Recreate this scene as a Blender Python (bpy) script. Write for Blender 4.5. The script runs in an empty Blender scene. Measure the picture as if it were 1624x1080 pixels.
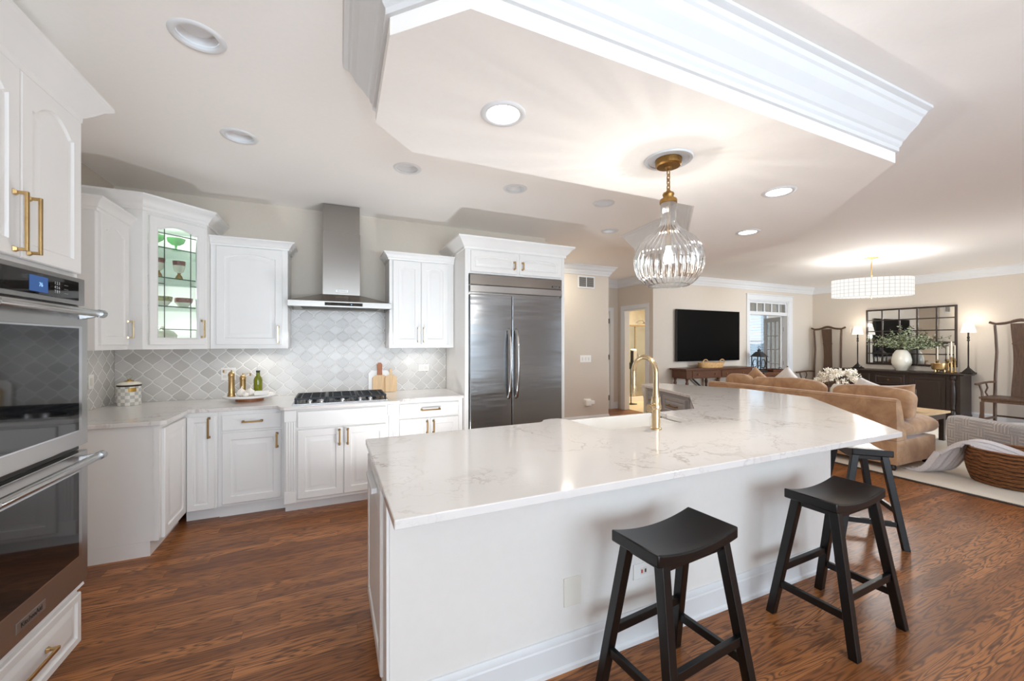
import bpy, bmesh, math, random
from mathutils import Vector, Matrix
random.seed(7)
PI = math.pi
R = math.radians
SC = bpy.context.scene
COL = SC.collection

# ------------------------------------------------------------------ camera, world, exposure
cd = bpy.data.cameras.new('camera')
cam = bpy.data.objects.new('camera', cd)
COL.objects.link(cam)
cam.location = (0, 0, 1.45)
cam.rotation_euler = (R(90), 0, R(-24.13))
cd.sensor_width = 36
cd.sensor_fit = 'HORIZONTAL'
cd.lens = 637 / 1624 * 36
cd.shift_y = 5 / 1624
cd.clip_start = 0.05
SC.camera = cam

W = bpy.data.worlds.new('world')
SC.world = W
W.use_nodes = True
wn = W.node_tree.nodes
wn['Background'].inputs[0].default_value = (0.72, 0.86, 1.0, 1)
wn['Background'].inputs[1].default_value = 1.3

vs = SC.view_settings
vs.view_transform = 'Standard'
vs.look = 'None'
vs.gamma = 1
vs.exposure = 0.93
vs.use_curve_mapping = False
cy = SC.cycles
cy.use_denoising = True
cy.max_bounces = 12
cy.diffuse_bounces = 9
cy.glossy_bounces = 4
cy.transmission_bounces = 6
cy.transparent_max_bounces = 24
cy.caustics_reflective = False
cy.caustics_refractive = False
cy.sample_clamp_indirect = 4.0
cy.blur_glossy = 0.5

def area_light(name, loc, rot, size, size_y, power, color=(1, 1, 1), shape='RECTANGLE', spread=180):
    l = bpy.data.lights.new(name, 'AREA')
    l.shape = shape
    l.size = size
    if shape in ('RECTANGLE', 'ELLIPSE'): l.size_y = size_y
    l.energy = power
    l.color = color
    l.spread = R(spread)
    o = bpy.data.objects.new(name, l)
    COL.objects.link(o)
    o.location = loc
    o.rotation_euler = rot
    return o

def point_light(name, loc, power, color, radius):
    l = bpy.data.lights.new(name, 'POINT')
    l.energy = power
    l.color = color
    l.shadow_soft_size = radius
    o = bpy.data.objects.new(name, l)
    COL.objects.link(o)
    o.location = loc
    return o

CEILING_FILL = 3300
# daylight through the three wide windows behind the camera (the windows are built further down)
REAR_WINDOWS = [(-1.5, 0.9), (1.2, 3.6), (7.6, 10.6)]
for (a, b), pw in zip(REAR_WINDOWS, (4.4, 4.4, 18)):
    area_light('window_daylight', ((a + b) / 2, -3.95, 1.4), (R(80), 0, 0), b - a, 2.1, pw * (b - a), (0.72, 0.86, 1.0), spread=75)
# added up-facing fill beyond those windows, an invented patio to brighten the ceiling
area_light('added_ceiling_fill', (0.0, -9.2, 0.05), (R(180), 0, 0), 15, 10, CEILING_FILL, (0.74, 0.88, 1.0))

WARM = (1.0, 0.90, 0.78)
SOFT = (1.0, 0.96, 0.91)

# ------------------------------------------------------------------ materials
def srgb(r, g, b):
    f = lambda c: (c / 255 / 12.92) if c / 255 <= 0.04045 else ((c / 255 + 0.055) / 1.055) ** 2.4
    return (f(r), f(g), f(b), 1)

class NT:
    def __init__(s, m):
        s.t = m.node_tree
    def n(s, typ, **kw):
        nd = s.t.nodes.new('ShaderNode' + typ)
        for k, v in kw.items():
            if k.startswith('i_'):
                key = k[2:]
                key = int(key) if key.isdigit() else key.replace('_', ' ')
                s.set(nd.inputs[key], v)
            else: setattr(nd, k, v)
        return nd
    def set(s, sock, v):
        if isinstance(v, bpy.types.NodeSocket): s.t.links.new(v, sock)
        else: sock.default_value = v
    def m(s, op, a, b=None, c=None):
        nd = s.n('Math', operation=op)
        s.set(nd.inputs[0], a)
        if b is not None: s.set(nd.inputs[1], b)
        if c is not None: s.set(nd.inputs[2], c)
        return nd.outputs[0]
    def mix(s, f, a, b):
        nd = s.n('Mix', data_type='RGBA')
        s.set(nd.inputs[0], f); s.set(nd.inputs[6], a); s.set(nd.inputs[7], b)
        return nd.outputs[2]
    def ramp(s, f, stops):
        nd = s.n('ValToRGB')
        s.set(nd.inputs[0], f)
        e = nd.color_ramp.elements
        while len(e) < len(stops): e.new(0.5)
        for i, (p, c) in enumerate(stops):
            e[i].position = p
            e[i].color = c if len(c) == 4 else (*c, 1)
        return nd.outputs[0]
    def pos(s): return s.n('TexCoord').outputs['Object']
    def gpos(s): return s.n('NewGeometry').outputs['Position']
    def mapping(s, vec, scale=(1, 1, 1), loc=(0, 0, 0)):
        nd = s.n('Mapping')
        s.set(nd.inputs['Vector'], vec)
        nd.inputs['Scale'].default_value = scale
        nd.inputs['Location'].default_value = loc
        return nd.outputs[0]
    def noise(s, vec, scale, detail=3, rough=0.5, dist=0.0):
        nd = s.n('TexNoise')
        s.set(nd.inputs['Vector'], vec)
        nd.inputs['Scale'].default_value = scale
        nd.inputs['Detail'].default_value = detail
        nd.inputs['Roughness'].default_value = rough
        nd.inputs['Distortion'].default_value = dist
        return nd.outputs[0]
    def bump(s, h, strength, dist):
        nd = s.n('Bump')
        nd.inputs['Strength'].default_value = strength
        nd.inputs['Distance'].default_value = dist
        s.set(nd.inputs['Height'], h)
        return nd.outputs[0]

MATS = {}
def mat(name, col, rough=0.5, metal=0.0, spec=0.5, emit=None, estr=0.0, noise=None, coat=0.0, sheen=0.0):
    m = bpy.data.materials.new(name)
    m.use_nodes = True
    p = m.node_tree.nodes['Principled BSDF']
    p.inputs['Base Color'].default_value = col
    p.inputs['Roughness'].default_value = rough
    p.inputs['Metallic'].default_value = metal
    p.inputs['Specular IOR Level'].default_value = spec
    if coat: p.inputs['Coat Weight'].default_value = coat
    if sheen:
        p.inputs['Sheen Weight'].default_value = sheen
        p.inputs['Sheen Roughness'].default_value = 0.4
    if emit:
        p.inputs['Emission Color'].default_value = emit
        p.inputs['Emission Strength'].default_value = estr
    if noise:                       # (scale, amount of colour change, bump distance, stretch)
        t = NT(m)
        sc, amt, bd = noise[:3]
        st = noise[3] if len(noise) > 3 else (1, 1, 1)
        f = t.noise(t.mapping(t.pos(), st), sc, 4, 0.6)
        dark = (col[0] * (1 - amt), col[1] * (1 - amt), col[2] * (1 - amt), 1)
        light = (min(1, col[0] * (1 + amt)), min(1, col[1] * (1 + amt)), min(1, col[2] * (1 + amt)), 1)
        t.set(p.inputs['Base Color'], t.ramp(f, [(0.3, dark), (0.7, light)]))
        if bd: t.set(p.inputs['Normal'], t.bump(f, 0.6, bd))
    MATS[name] = m
    return m

M_WALL = mat('wall_paint', srgb(210, 200, 187), 0.85, noise=(40, 0.015, 0.0004))
M_CEIL = mat('ceiling_paint', srgb(247, 244, 240), 0.9, noise=(40, 0.01, 0.0003))
M_TRIM = mat('trim_white', srgb(222, 223, 224), 0.45, noise=(8, 0.01, 0))
M_CAB = mat('cabinet_white', srgb(232, 231, 229), 0.38, noise=(6, 0.012, 0))
M_GREYCAB = mat('cabinet_grey', srgb(163, 160, 160), 0.4, noise=(6, 0.02, 0))
M_ISL = mat('island_paint', srgb(230, 227, 222), 0.6, noise=(20, 0.012, 0.0003))
M_BRASS = mat('brass', srgb(196, 163, 112), 0.3, 1.0, noise=(30, 0.08, 0))
M_CHAMP = mat('champagne_brass', srgb(208, 185, 148), 0.24, 1.0, noise=(30, 0.04, 0))
M_BRASS_SHADED = mat('shaded_brass_handle', srgb(150, 118, 76), 0.35, 1.0, noise=(30, 0.08, 0))  # brass of the lower handles, darkened to put their shade into the colour
M_OLDBRASS = mat('aged_brass', srgb(160, 122, 70), 0.4, 1.0, noise=(60, 0.2, 0))
M_BLACK = mat('black_satin_paint', srgb(13, 12, 12), 0.34, noise=(18, 0.2, 0.0004, (1, 1, 6)))
M_IRON = mat('cast_iron', srgb(28, 30, 34), 0.45, noise=(80, 0.2, 0.0004))
M_DARKMETAL = mat('dark_metal', srgb(48, 42, 38), 0.5, 0.6, noise=(50, 0.2, 0))
M_CHROME = mat('chrome', srgb(205, 205, 208), 0.12, 1.0, noise=(30, 0.03, 0))
M_BLACKGLASS = mat('black_glass', srgb(12, 13, 15), 0.04, 0, 0.7, noise=(3, 0.1, 0))
M_SCREEN = mat('tv_screen', srgb(1, 1, 1), 0.5, 0, 0.06, noise=(3, 0.1, 0))
M_PLASTIC = mat('white_plastic', srgb(238, 237, 233), 0.4, noise=(10, 0.01, 0))
M_ALMOND = mat('almond_plastic', srgb(226, 222, 212), 0.45, noise=(10, 0.01, 0))
M_SLOT = mat('dark_slot', srgb(60, 58, 55), 0.6, noise=(20, 0.1, 0))
M_CERAMIC = mat('white_ceramic', srgb(240, 238, 234), 0.18, noise=(8, 0.015, 0))
M_CREAM = mat('cream_ceramic', srgb(232, 226, 212), 0.22, noise=(8, 0.03, 0))
M_LEAD = mat('lead_came', srgb(84, 88, 84), 0.5, 0.4, noise=(60, 0.15, 0))
M_MARBLE = mat('white_marble', srgb(240, 238, 236), 0.2, noise=(7, 0.03, 0))
M_GARLIC = mat('garlic_skin', srgb(238, 232, 224), 0.5, noise=(30, 0.04, 0.0005, (1, 1, 0.2)))
M_CANDLE = mat('candle_wax', srgb(240, 234, 216), 0.5, noise=(10, 0.02, 0))
M_BOARD = mat('maple_wood', srgb(222, 190, 146), 0.5, noise=(6, 0.12, 0.0002, (12, 12, 0.8)))
M_TEAK = mat('reddish_wood', srgb(160, 96, 54), 0.45, noise=(8, 0.2, 0.0003, (10, 10, 0.8)))
M_ESPRESSO = mat('espresso_wood', srgb(50, 38, 32), 0.36, noise=(8, 0.25, 0.0003, (8, 1, 8)))
M_WALNUT = mat('walnut_stain', srgb(92, 58, 40), 0.36, noise=(8, 0.25, 0.0003, (1, 8, 8)))
M_ELM = mat('dark_elm', srgb(88, 64, 48), 0.45, noise=(8, 0.35, 0.0005, (9, 9, 0.7)))
M_TABLETOP = mat('pale_wood_top', srgb(190, 160, 122), 0.4, noise=(6, 0.15, 0.0002, (1, 9, 9)))
M_LEAF = mat('leaf_green', srgb(122, 140, 104), 0.55, noise=(9, 0.35, 0))
M_SAGE = mat('leaf_sage', srgb(196, 204, 172), 0.55, noise=(9, 0.25, 0))
M_TWIG = mat('twig', srgb(92, 78, 62), 0.7, noise=(20, 0.2, 0))
M_PETAL = mat('white_petal', srgb(244, 240, 230), 0.6, noise=(20, 0.05, 0))
M_RUG = mat('rug_pile', srgb(226, 220, 208), 0.95, noise=(180, 0.06, 0.004))
M_RUGEDGE = mat('rug_binding', srgb(70, 62, 56), 0.8, noise=(60, 0.15, 0))
M_THROW = mat('throw_knit', srgb(216, 211, 212), 0.95, noise=(90, 0.08, 0.002), sheen=0.3)
M_CUSHW = mat('white_cushion', srgb(232, 230, 228), 0.9, noise=(60, 0.05, 0.001))
M_OUTSIDE = mat('blue_siding', srgb(120, 146, 166), 0.8, noise=(3, 0.1, 0))
M_HEDGE = mat('distant_trees', srgb(92, 116, 124), 0.9, noise=(6, 0.4, 0.02))
M_BLIND = mat('blind_slat', srgb(214, 218, 224), 0.5, noise=(10, 0.02, 0))
M_BATHTILE = mat('bath_tile', srgb(226, 216, 194), 0.4, noise=(5, 0.1, 0))
M_BATHFLOOR = mat('bath_floor', srgb(222, 200, 160), 0.4, noise=(5, 0.06, 0))
M_TOWEL = mat('towel', srgb(240, 238, 232), 0.95, noise=(90, 0.05, 0.001))
M_LABELGOLD = mat('gold_label', srgb(182, 146, 74), 0.35, 0.8, noise=(30, 0.1, 0))
M_BADGE = mat('badge_metal', srgb(176, 172, 168), 0.3, 0.9, noise=(30, 0.05, 0))
M_TEXTD = mat('lettering_dark', srgb(40, 38, 38), 0.5, noise=(20, 0.05, 0))
M_TEXTL = mat('lettering_light', srgb(196, 198, 202), 0.5, noise=(20, 0.05, 0))
M_ORANGE = mat('pot_pourri', srgb(150, 96, 44), 0.6, noise=(50, 0.35, 0.002))
M_GREENGLASS = mat('jade_glass', srgb(150, 222, 150), 0.1, 0, 0.6, noise=(20, 0.05, 0))
M_ROSE = mat('rose_paint', srgb(150, 96, 92), 0.4, noise=(70, 0.5, 0))
M_FOLIAGEPAINT = mat('floral_paint', srgb(142, 138, 92), 0.4, noise=(60, 0.5, 0))

def emis(name, col, strength):
    m = bpy.data.materials.new(name)
    m.use_nodes = True
    nt = m.node_tree
    nt.nodes.clear()
    e = nt.nodes.new('ShaderNodeEmission')
    e.inputs[0].default_value = (*col, 1)
    e.inputs[1].default_value = strength
    o = nt.nodes.new('ShaderNodeOutputMaterial')
    nt.links.new(e.outputs[0], o.inputs[0])
    return m
M_LENS = emis('lit_lens', (1, 0.97, 0.93), 6)
M_BULB = bpy.data.materials.new('lit_bulb'); M_BULB.use_nodes = True       # clear glass with a glow
M_BULB.node_tree.nodes.clear()
t = NT(M_BULB)
e = t.n('Emission'); e.inputs[0].default_value = (1, 0.92, 0.80, 1); e.inputs[1].default_value = 5
ad = t.n('AddShader'); t.set(ad.inputs[0], e.outputs[0]); t.set(ad.inputs[1], t.n('BsdfTransparent').outputs[0])
o = t.n('OutputMaterial'); t.set(o.inputs[0], ad.outputs[0])
M_SHADE = emis('lit_lampshade', (1, 0.95, 0.88), 0.62)
M_DRUM = None
M_DISPLAY = emis('lit_display', (0.08, 0.16, 0.40), 0.42)
M_DISPLAY2 = emis('lit_digits', (0.35, 0.65, 1.0), 0.6)
M_HOODLED = emis('lit_hood_led', (0.95, 0.97, 1.0), 10)
M_FLAME = emis('cabinet_puck', (1, 0.97, 0.9), 8)

def stainless(name, stretch, base=(178, 176, 174), rough=0.24):
    m = mat(name, srgb(*base), rough, 1.0)
    t = NT(m); p = m.node_tree.nodes['Principled BSDF']
    f = t.noise(t.mapping(t.pos(), stretch), 60, 3, 0.6)
    t.set(p.inputs['Roughness'], t.m('MULTIPLY_ADD', f, 0.08, rough - 0.03))
    t.set(p.inputs['Normal'], t.bump(f, 0.06, 0.0001))
    return m
M_STEEL = stainless('brushed_stainless', (0.25, 8, 8))
M_STEELV = stainless('brushed_stainless_fridge', (0.08, 3, 3.0), (164, 167, 170), 0.20)
t = NT(M_STEELV); p = M_STEELV.node_tree.nodes['Principled BSDF']
w = t.noise(t.mapping(t.pos(), (0.7, 1, 6)), 1.5, 2, 0.5)
t.set(p.inputs['Normal'], t.bump(w, 0.5, 0.012))
M_STEELH = stainless('hood_stainless', (0.3, 0.3, 6), (150, 144, 138), 0.24)

def glass(name, tint, refl=0.12, edge=0.6, facing_dark=0.0):
    """clear glass: transparent with a fresnel reflection; edges seen edge-on take more tint"""
    m = bpy.data.materials.new(name)
    m.use_nodes = True
    nt = m.node_tree; nt.nodes.clear()
    t = NT(m)
    lw = t.n('LayerWeight'); lw.inputs[0].default_value = 0.35
    tr = t.n('BsdfTransparent')
    c2 = (tint[0] * (1 - facing_dark), tint[1] * (1 - facing_dark), tint[2] * (1 - facing_dark), 1)
    t.set(tr.inputs[0], t.mix(t.m('POWER', lw.outputs['Facing'], 2.0), (*tint, 1), c2))
    gl = t.n('BsdfGlossy'); gl.inputs['Roughness'].default_value = 0.03
    mx = t.n('MixShader')
    t.set(mx.inputs[0], t.m('MULTIPLY_ADD', lw.outputs['Fresnel'], edge, refl * 0.25))
    t.set(mx.inputs[1], tr.outputs[0]); t.set(mx.inputs[2], gl.outputs[0])
    o = t.n('OutputMaterial')
    t.set(o.inputs[0], mx.outputs[0])
    return m
M_GLASS = glass('clear_glass', (0.96, 0.98, 0.97))
M_PANE = glass('window_glass', (0.93, 0.96, 0.97), 0.2)
M_RIB = bpy.data.materials.new('ribbed_glass'); M_RIB.use_nodes = True
M_RIB.node_tree.nodes.clear()
t = NT(M_RIB)
lw = t.n('LayerWeight'); lw.inputs[0].default_value = 0.5
mr = t.n('MapRange'); t.set(mr.inputs[0], lw.outputs['Facing']); mr.inputs[1].default_value = 0.03; mr.inputs[2].default_value = 0.085
tr = t.n('BsdfTransparent'); t.set(tr.inputs[0], t.mix(mr.outputs[0], (0.985, 0.985, 0.98, 1), (0.62, 0.62, 0.61, 1)))
gl = t.n('BsdfGlossy'); gl.inputs['Roughness'].default_value = 0.03; gl.inputs['Color'].default_value = (1, 1, 1, 1)
mx = t.n('MixShader'); t.set(mx.inputs[0], t.m('MINIMUM', t.m('MULTIPLY_ADD', mr.outputs[0], 0.34, t.m('MULTIPLY', lw.outputs['Fresnel'], 0.25)), 0.9)); t.set(mx.inputs[1], tr.outputs[0]); t.set(mx.inputs[2], gl.outputs[0])
o = t.n('OutputMaterial'); t.set(o.inputs[0], mx.outputs[0])
M_SHELFGLASS = glass('green_shelf_glass', (0.90, 0.97, 0.94), 0.15)
M_GLASSEDGE = mat('green_glass_edge', srgb(46, 92, 76), 0.2, noise=(20, 0.1, 0))
M_BOTTLE = glass('olive_oil_glass', (0.55, 0.60, 0.10), 0.2, 0.6, 0.6)
M_CABGLASS = glass('cabinet_glass', (0.95, 0.99, 0.97), 0.12)
M_WAVY = M_CABGLASS

# floor: narrow oak strips running along X with cathedral grain
M_FLOOR = mat('oak_floor', srgb(130, 78, 46), 0.3)
t = NT(M_FLOOR); p = M_FLOOR.node_tree.nodes['Principled BSDF']
sx = t.n('SeparateXYZ'); t.set(sx.inputs[0], t.gpos())
X, Y = sx.outputs[0], sx.outputs[1]
row = t.m('FLOOR', t.m('DIVIDE', Y, 0.083))
wn1 = t.n('TexWhiteNoise', noise_dimensions='1D'); t.set(wn1.inputs['W'], row)
xo = t.m('ADD', X, t.m('MULTIPLY', wn1.outputs[0], 9.0))
brd = t.m('FLOOR', t.m('DIVIDE', xo, 1.35))
wn2 = t.n('TexWhiteNoise', noise_dimensions='2D')
cv = t.n('CombineXYZ'); t.set(cv.inputs[0], brd); t.set(cv.inputs[1], row)
t.set(wn2.inputs['Vector'], cv.outputs[0])
rnd = wn2.outputs[0]
gv = t.n('CombineXYZ')
t.set(gv.inputs[0], t.m('MULTIPLY', xo, 1.0)); t.set(gv.inputs[1], t.m('MULTIPLY', Y, 11.0)); t.set(gv.inputs[2], t.m('MULTIPLY', rnd, 40))
big = t.noise(gv.outputs[0], 1.5, 2, 0.5, 0.3)
rings = t.m('SINE', t.m('MULTIPLY', big, 80.0))
rings = t.m('POWER', t.m('MULTIPLY_ADD', rings, 0.5, 0.5), 2.2)
fv = t.n('CombineXYZ')
t.set(fv.inputs[0], t.m('MULTIPLY', xo, 5.0)); t.set(fv.inputs[1], t.m('MULTIPLY', Y, 130.0)); t.set(fv.inputs[2], t.m('MULTIPLY', rnd, 30))
fine = t.noise(fv.outputs[0], 1.0, 3, 0.65)
tone = t.m('ADD', t.m('MULTIPLY', rnd, 0.62), t.m('MULTIPLY', t.noise(gv.outputs[0], 0.55, 2), 0.38))
base = t.ramp(tone, [(0.12, srgb(122, 74, 42)), (0.5, srgb(158, 100, 55)), (0.9, srgb(190, 126, 74))])
dk = t.mix(t.m('MULTIPLY', rings, t.m('MULTIPLY_ADD', rnd, 0.30, 0.55)), base, srgb(64, 36, 24))
dk = t.mix(t.m('MULTIPLY', t.m('GREATER_THAN', fine, 0.60), 0.42), dk, srgb(70, 40, 26))
fy = t.m('PINGPONG', Y, 0.0415)
seam = t.m('LESS_THAN', t.m('ABSOLUTE', fy), 0.0007)
fx = t.m('ABSOLUTE', t.m('PINGPONG', xo, 0.675))
seam = t.m('MAXIMUM', seam, t.m('LESS_THAN', fx, 0.0009))
dk = t.mix(t.m('MULTIPLY', seam, 0.65), dk, srgb(46, 26, 18))
t.set(p.inputs['Base Color'], dk)
t.set(p.inputs['Roughness'], t.m('MULTIPLY_ADD', fine, 0.18, 0.25))
t.set(p.inputs['Normal'], t.bump(t.m('MULTIPLY_ADD', rings, -0.3, t.m('MULTIPLY', fine, -0.5)), 0.25, 0.0006))
p.inputs['Specular IOR Level'].default_value = 0.34

# quartz worktop: white with thin branching grey-brown veins
M_QUARTZ = mat('veined_quartz', srgb(232, 228, 224), 0.1)
t = NT(M_QUARTZ); p = M_QUARTZ.node_tree.nodes['Principled BSDF']
P = t.gpos()
wv = t.n('TexNoise'); t.set(wv.inputs['Vector'], P); wv.inputs['Scale'].default_value = 2.4; wv.inputs['Detail'].default_value = 5; wv.inputs['Roughness'].default_value = 0.65
off = t.n('VectorMath', operation='SCALE'); t.set(off.inputs[0], wv.outputs['Color']); off.inputs['Scale'].default_value = 0.55
pv = t.n('VectorMath', operation='ADD'); t.set(pv.inputs[0], P); t.set(pv.inputs[1], off.outputs[0])
def vein(scale, width, loc):
    n1 = t.noise(t.mapping(pv.outputs[0], (1, 1.7, 1), loc), scale, 2, 0.5)
    d = t.m('ABSOLUTE', t.m('SUBTRACT', n1, 0.5))
    mr = t.n('MapRange'); t.set(mr.inputs[0], d); mr.inputs[1].default_value = 0; mr.inputs[2].default_value = width
    mr.inputs[3].default_value = 1; mr.inputs[4].default_value = 0
    return mr.outputs[0]
patch = t.ramp(t.noise(P, 1.5, 2, 0.5), [(0.42, (0, 0, 0, 1)), (0.62, (1, 1, 1, 1))])
v1 = t.m('MULTIPLY', vein(1.5, 0.012, (3, 1, 0)), patch)
v2 = t.m('MULTIPLY', vein(3.4, 0.016, (7, 4, 0)), t.m('MULTIPLY', patch, 0.5))
vv = t.m('MINIMUM', t.m('ADD', v1, v2), 1.0)
soft = t.noise(P, 3.0, 4, 0.6)
cc = t.mix(t.m('MULTIPLY', soft, 0.35), srgb(224, 221, 218), srgb(212, 206, 202))
t.set(p.inputs['Base Color'], t.mix(t.m('MULTIPLY', vv, 0.62), cc, srgb(158, 142, 130)))

# arabesque (lantern) tile; axis 0 = along X, 1 = along Y
def lantern(name, axis):
    m = mat(name, srgb(205, 202, 197), 0.2)
    t = NT(m); p = m.node_tree.nodes['Principled BSDF']
    s = t.n('SeparateXYZ'); t.set(s.inputs[0], t.gpos())
    wv = t.n('TexNoise'); 
    u = t.m('DIVIDE', s.outputs[axis], 0.139)
    v = t.m('DIVIDE', t.m('ADD', s.outputs[2], 0.035), 0.142)
    ang = t.m('MULTIPLY', v, 2 * PI)
    cs = t.m('COSINE', ang)
    c = t.m('MULTIPLY', cs, 0.25)
    c3 = t.m('MULTIPLY_ADD', t.m('SUBTRACT', 0.25, t.m('PINGPONG', v, 0.5)), 0.28, t.m('MULTIPLY', c, 0.72))
    f1 = t.m('SUBTRACT', u, c3)
    f2 = t.m('ADD', t.m('ADD', u, 0.5), c3)
    d1 = t.m('PINGPONG', f1, 0.5); d2 = t.m('PINGPONG', f2, 0.5)
    d = t.m('MINIMUM', d1, d2)
    sn = t.m('MULTIPLY_ADD', t.m('ABSOLUTE', t.m('SINE', ang)), 1.12, 0.26)
    k = t.m('SQRT', t.m('MULTIPLY_ADD', sn, sn, 1.0))
    dist = t.m('MULTIPLY', t.m('DIVIDE', d, k), 0.139)
    mr = t.n('MapRange'); t.set(mr.inputs[0], dist)
    mr.inputs[1].default_value = 0.0022; mr.inputs[2].default_value = 0.0040
    tile = mr.outputs[0]
    idv = t.n('CombineXYZ')
    t.set(idv.inputs[0], t.m('FLOOR', f1)); t.set(idv.inputs[1], t.m('FLOOR', f2)); t.set(idv.inputs[2], t.m('FLOOR', t.m('MULTIPLY', v, 2)))
    wn = t.n('TexWhiteNoise', noise_dimensions='2D')
    t.set(wn.inputs['Vector'], idv.outputs[0])
    tc = t.ramp(wn.outputs[0], [(0.0, srgb(196, 193, 189)), (0.6, srgb(208, 205, 201)), (1.0, srgb(216, 214, 211))])
    t.set(p.inputs['Base Color'], t.mix(tile, srgb(238, 236, 232), tc))
    t.set(p.inputs['Roughness'], t.m('MULTIPLY_ADD', tile, -0.34, 0.6))
    mr2 = t.n('MapRange'); t.set(mr2.inputs[0], dist); mr2.interpolation_type = 'SMOOTHERSTEP'
    mr2.inputs[1].default_value = 0.001; mr2.inputs[2].default_value = 0.012
    t.set(p.inputs['Normal'], t.bump(t.m('ADD', mr2.outputs[0], t.m('MULTIPLY', t.noise(t.gpos(), 14, 2), 0.5)), 0.5, 0.0022))
    return m
M_TILEX = lantern('lantern_tile_back', 0)
M_TILEY = lantern('lantern_tile_side', 1)

# wicker / seagrass basket: horizontal twisted coils
def wicker(name, c1, c2, freq, vert=26.0):
    m = mat(name, c1, 0.75)
    t = NT(m); p = m.node_tree.nodes['Principled BSDF']
    s = t.n('SeparateXYZ'); t.set(s.inputs[0], t.pos())
    z = s.outputs[2]
    coil = t.m('ABSOLUTE', t.m('SINE', t.m('MULTIPLY_ADD', t.noise(t.pos(), 7, 2), 5.0, t.m('MULTIPLY', z, freq))))
    n1 = t.noise(t.mapping(t.pos(), (1, 1, 5)), vert, 5, 0.75)
    f = t.m('ADD', t.m('MULTIPLY', coil, 0.25), t.m('MULTIPLY', n1, 0.75))
    t.set(p.inputs['Base Color'], t.ramp(f, [(0.34, c2), (0.52, c1), (0.72, (min(1, c1[0] * 1.8), min(1, c1[1] * 1.8), min(1, c1[2] * 1.8), 1))]))
    t.set(p.inputs['Normal'], t.bump(f, 0.9, 0.012))
    return m
M_WICKER = wicker('seagrass_coil', srgb(128, 84, 50), srgb(52, 32, 20), 85, 14.0)
M_LIGHTWICKER = wicker('pale_wicker', srgb(206, 164, 112), srgb(150, 108, 66), 200)

# velvet
M_VELVET = mat('tan_velvet', srgb(192, 150, 108), 0.8, sheen=0.55)
t = NT(M_VELVET); p = M_VELVET.node_tree.nodes['Principled BSDF']
f = t.noise(t.pos(), 5, 5, 0.65, 0.6)
t.set(p.inputs['Base Color'], t.ramp(f, [(0.3, srgb(160, 120, 88)), (0.7, srgb(204, 166, 128))]))
t.set(p.inputs['Normal'], t.bump(t.noise(t.pos(), 260, 2), 0.3, 0.0012))

# grey armchair weave: broken rectangular maze lines
M_GREYWEAVE = mat('grey_maze_weave', srgb(190, 188, 186), 0.92)
t = NT(M_GREYWEAVE); p = M_GREYWEAVE.node_tree.nodes['Principled BSDF']
sp = t.n('SeparateXYZ'); t.set(sp.inputs[0], t.pos())
def maze(ua, ub, n):
    # square cells, each hatched with lines one way or the other
    u = t.m('MULTIPLY', ua, n); v = t.m('MULTIPLY', ub, n)
    cv = t.n('CombineXYZ'); t.set(cv.inputs[0], t.m('FLOOR', u)); t.set(cv.inputs[1], t.m('FLOOR', v))
    w = t.n('TexWhiteNoise', noise_dimensions='2D'); t.set(w.inputs['Vector'], cv.outputs[0])
    pick = t.m('GREATER_THAN', w.outputs[0], 0.5)
    a = t.m('LESS_THAN', t.m('PINGPONG', t.m('MULTIPLY', u, 2.5), 0.5), 0.17)
    b = t.m('LESS_THAN', t.m('PINGPONG', t.m('MULTIPLY', v, 2.5), 0.5), 0.17)
    return t.m('ADD', t.m('MULTIPLY', pick, a), t.m('MULTIPLY', t.m('SUBTRACT', 1.0, pick), b))
ge = t.n('NewGeometry'); gn = t.n('SeparateXYZ')
tcn = t.n('TexCoord'); t.set(gn.inputs[0], tcn.outputs['Normal'])
ax_, ay_, az_ = (t.m('ABSOLUTE', gn.outputs[i]) for i in range(3))
isx = t.m('GREATER_THAN', ax_, 0.6); isz = t.m('GREATER_THAN', az_, 0.7)
l = t.mix(isx, maze(sp.outputs[0], sp.outputs[2], 11), maze(sp.outputs[1], sp.outputs[2], 11))
l = t.mix(isz, l, maze(sp.outputs[0], sp.outputs[1], 11))
l = t.m('MULTIPLY', l, t.ramp(t.noise(t.pos(), 8, 2), [(0.35, (0.25, 0.25, 0.25, 1)), (0.6, (0.9, 0.9, 0.9, 1))]))
t.set(p.inputs['Base Color'], t.mix(l, t.mix(t.noise(t.pos(), 60, 3), srgb(158, 158, 162), srgb(184, 182, 184)), srgb(216, 208, 198)))
t.set(p.inputs['Normal'], t.bump(t.noise(t.pos(), 180, 2), 0.5, 0.002))

# checked canister
M_CHECK = mat('check_glaze', srgb(232, 230, 226), 0.2)
t = NT(M_CHECK); p = M_CHECK.node_tree.nodes['Principled BSDF']
s = t.n('SeparateXYZ'); t.set(s.inputs[0], t.pos())
an = t.m('DIVIDE', t.m('ARCTAN2', s.outputs[1], s.outputs[0]), 2 * PI / 16)
ck = t.m('MODULO', t.m('ADD', t.m('FLOOR', t.m('ADD', an, 40)), t.m('FLOOR', t.m('DIVIDE', s.outputs[2], 0.029))), 2)
t.set(p.inputs['Base Color'], t.mix(ck, srgb(240, 237, 230), t.mix(t.noise(t.pos(), 18, 3), srgb(176, 180, 178), srgb(216, 214, 204))))

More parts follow.
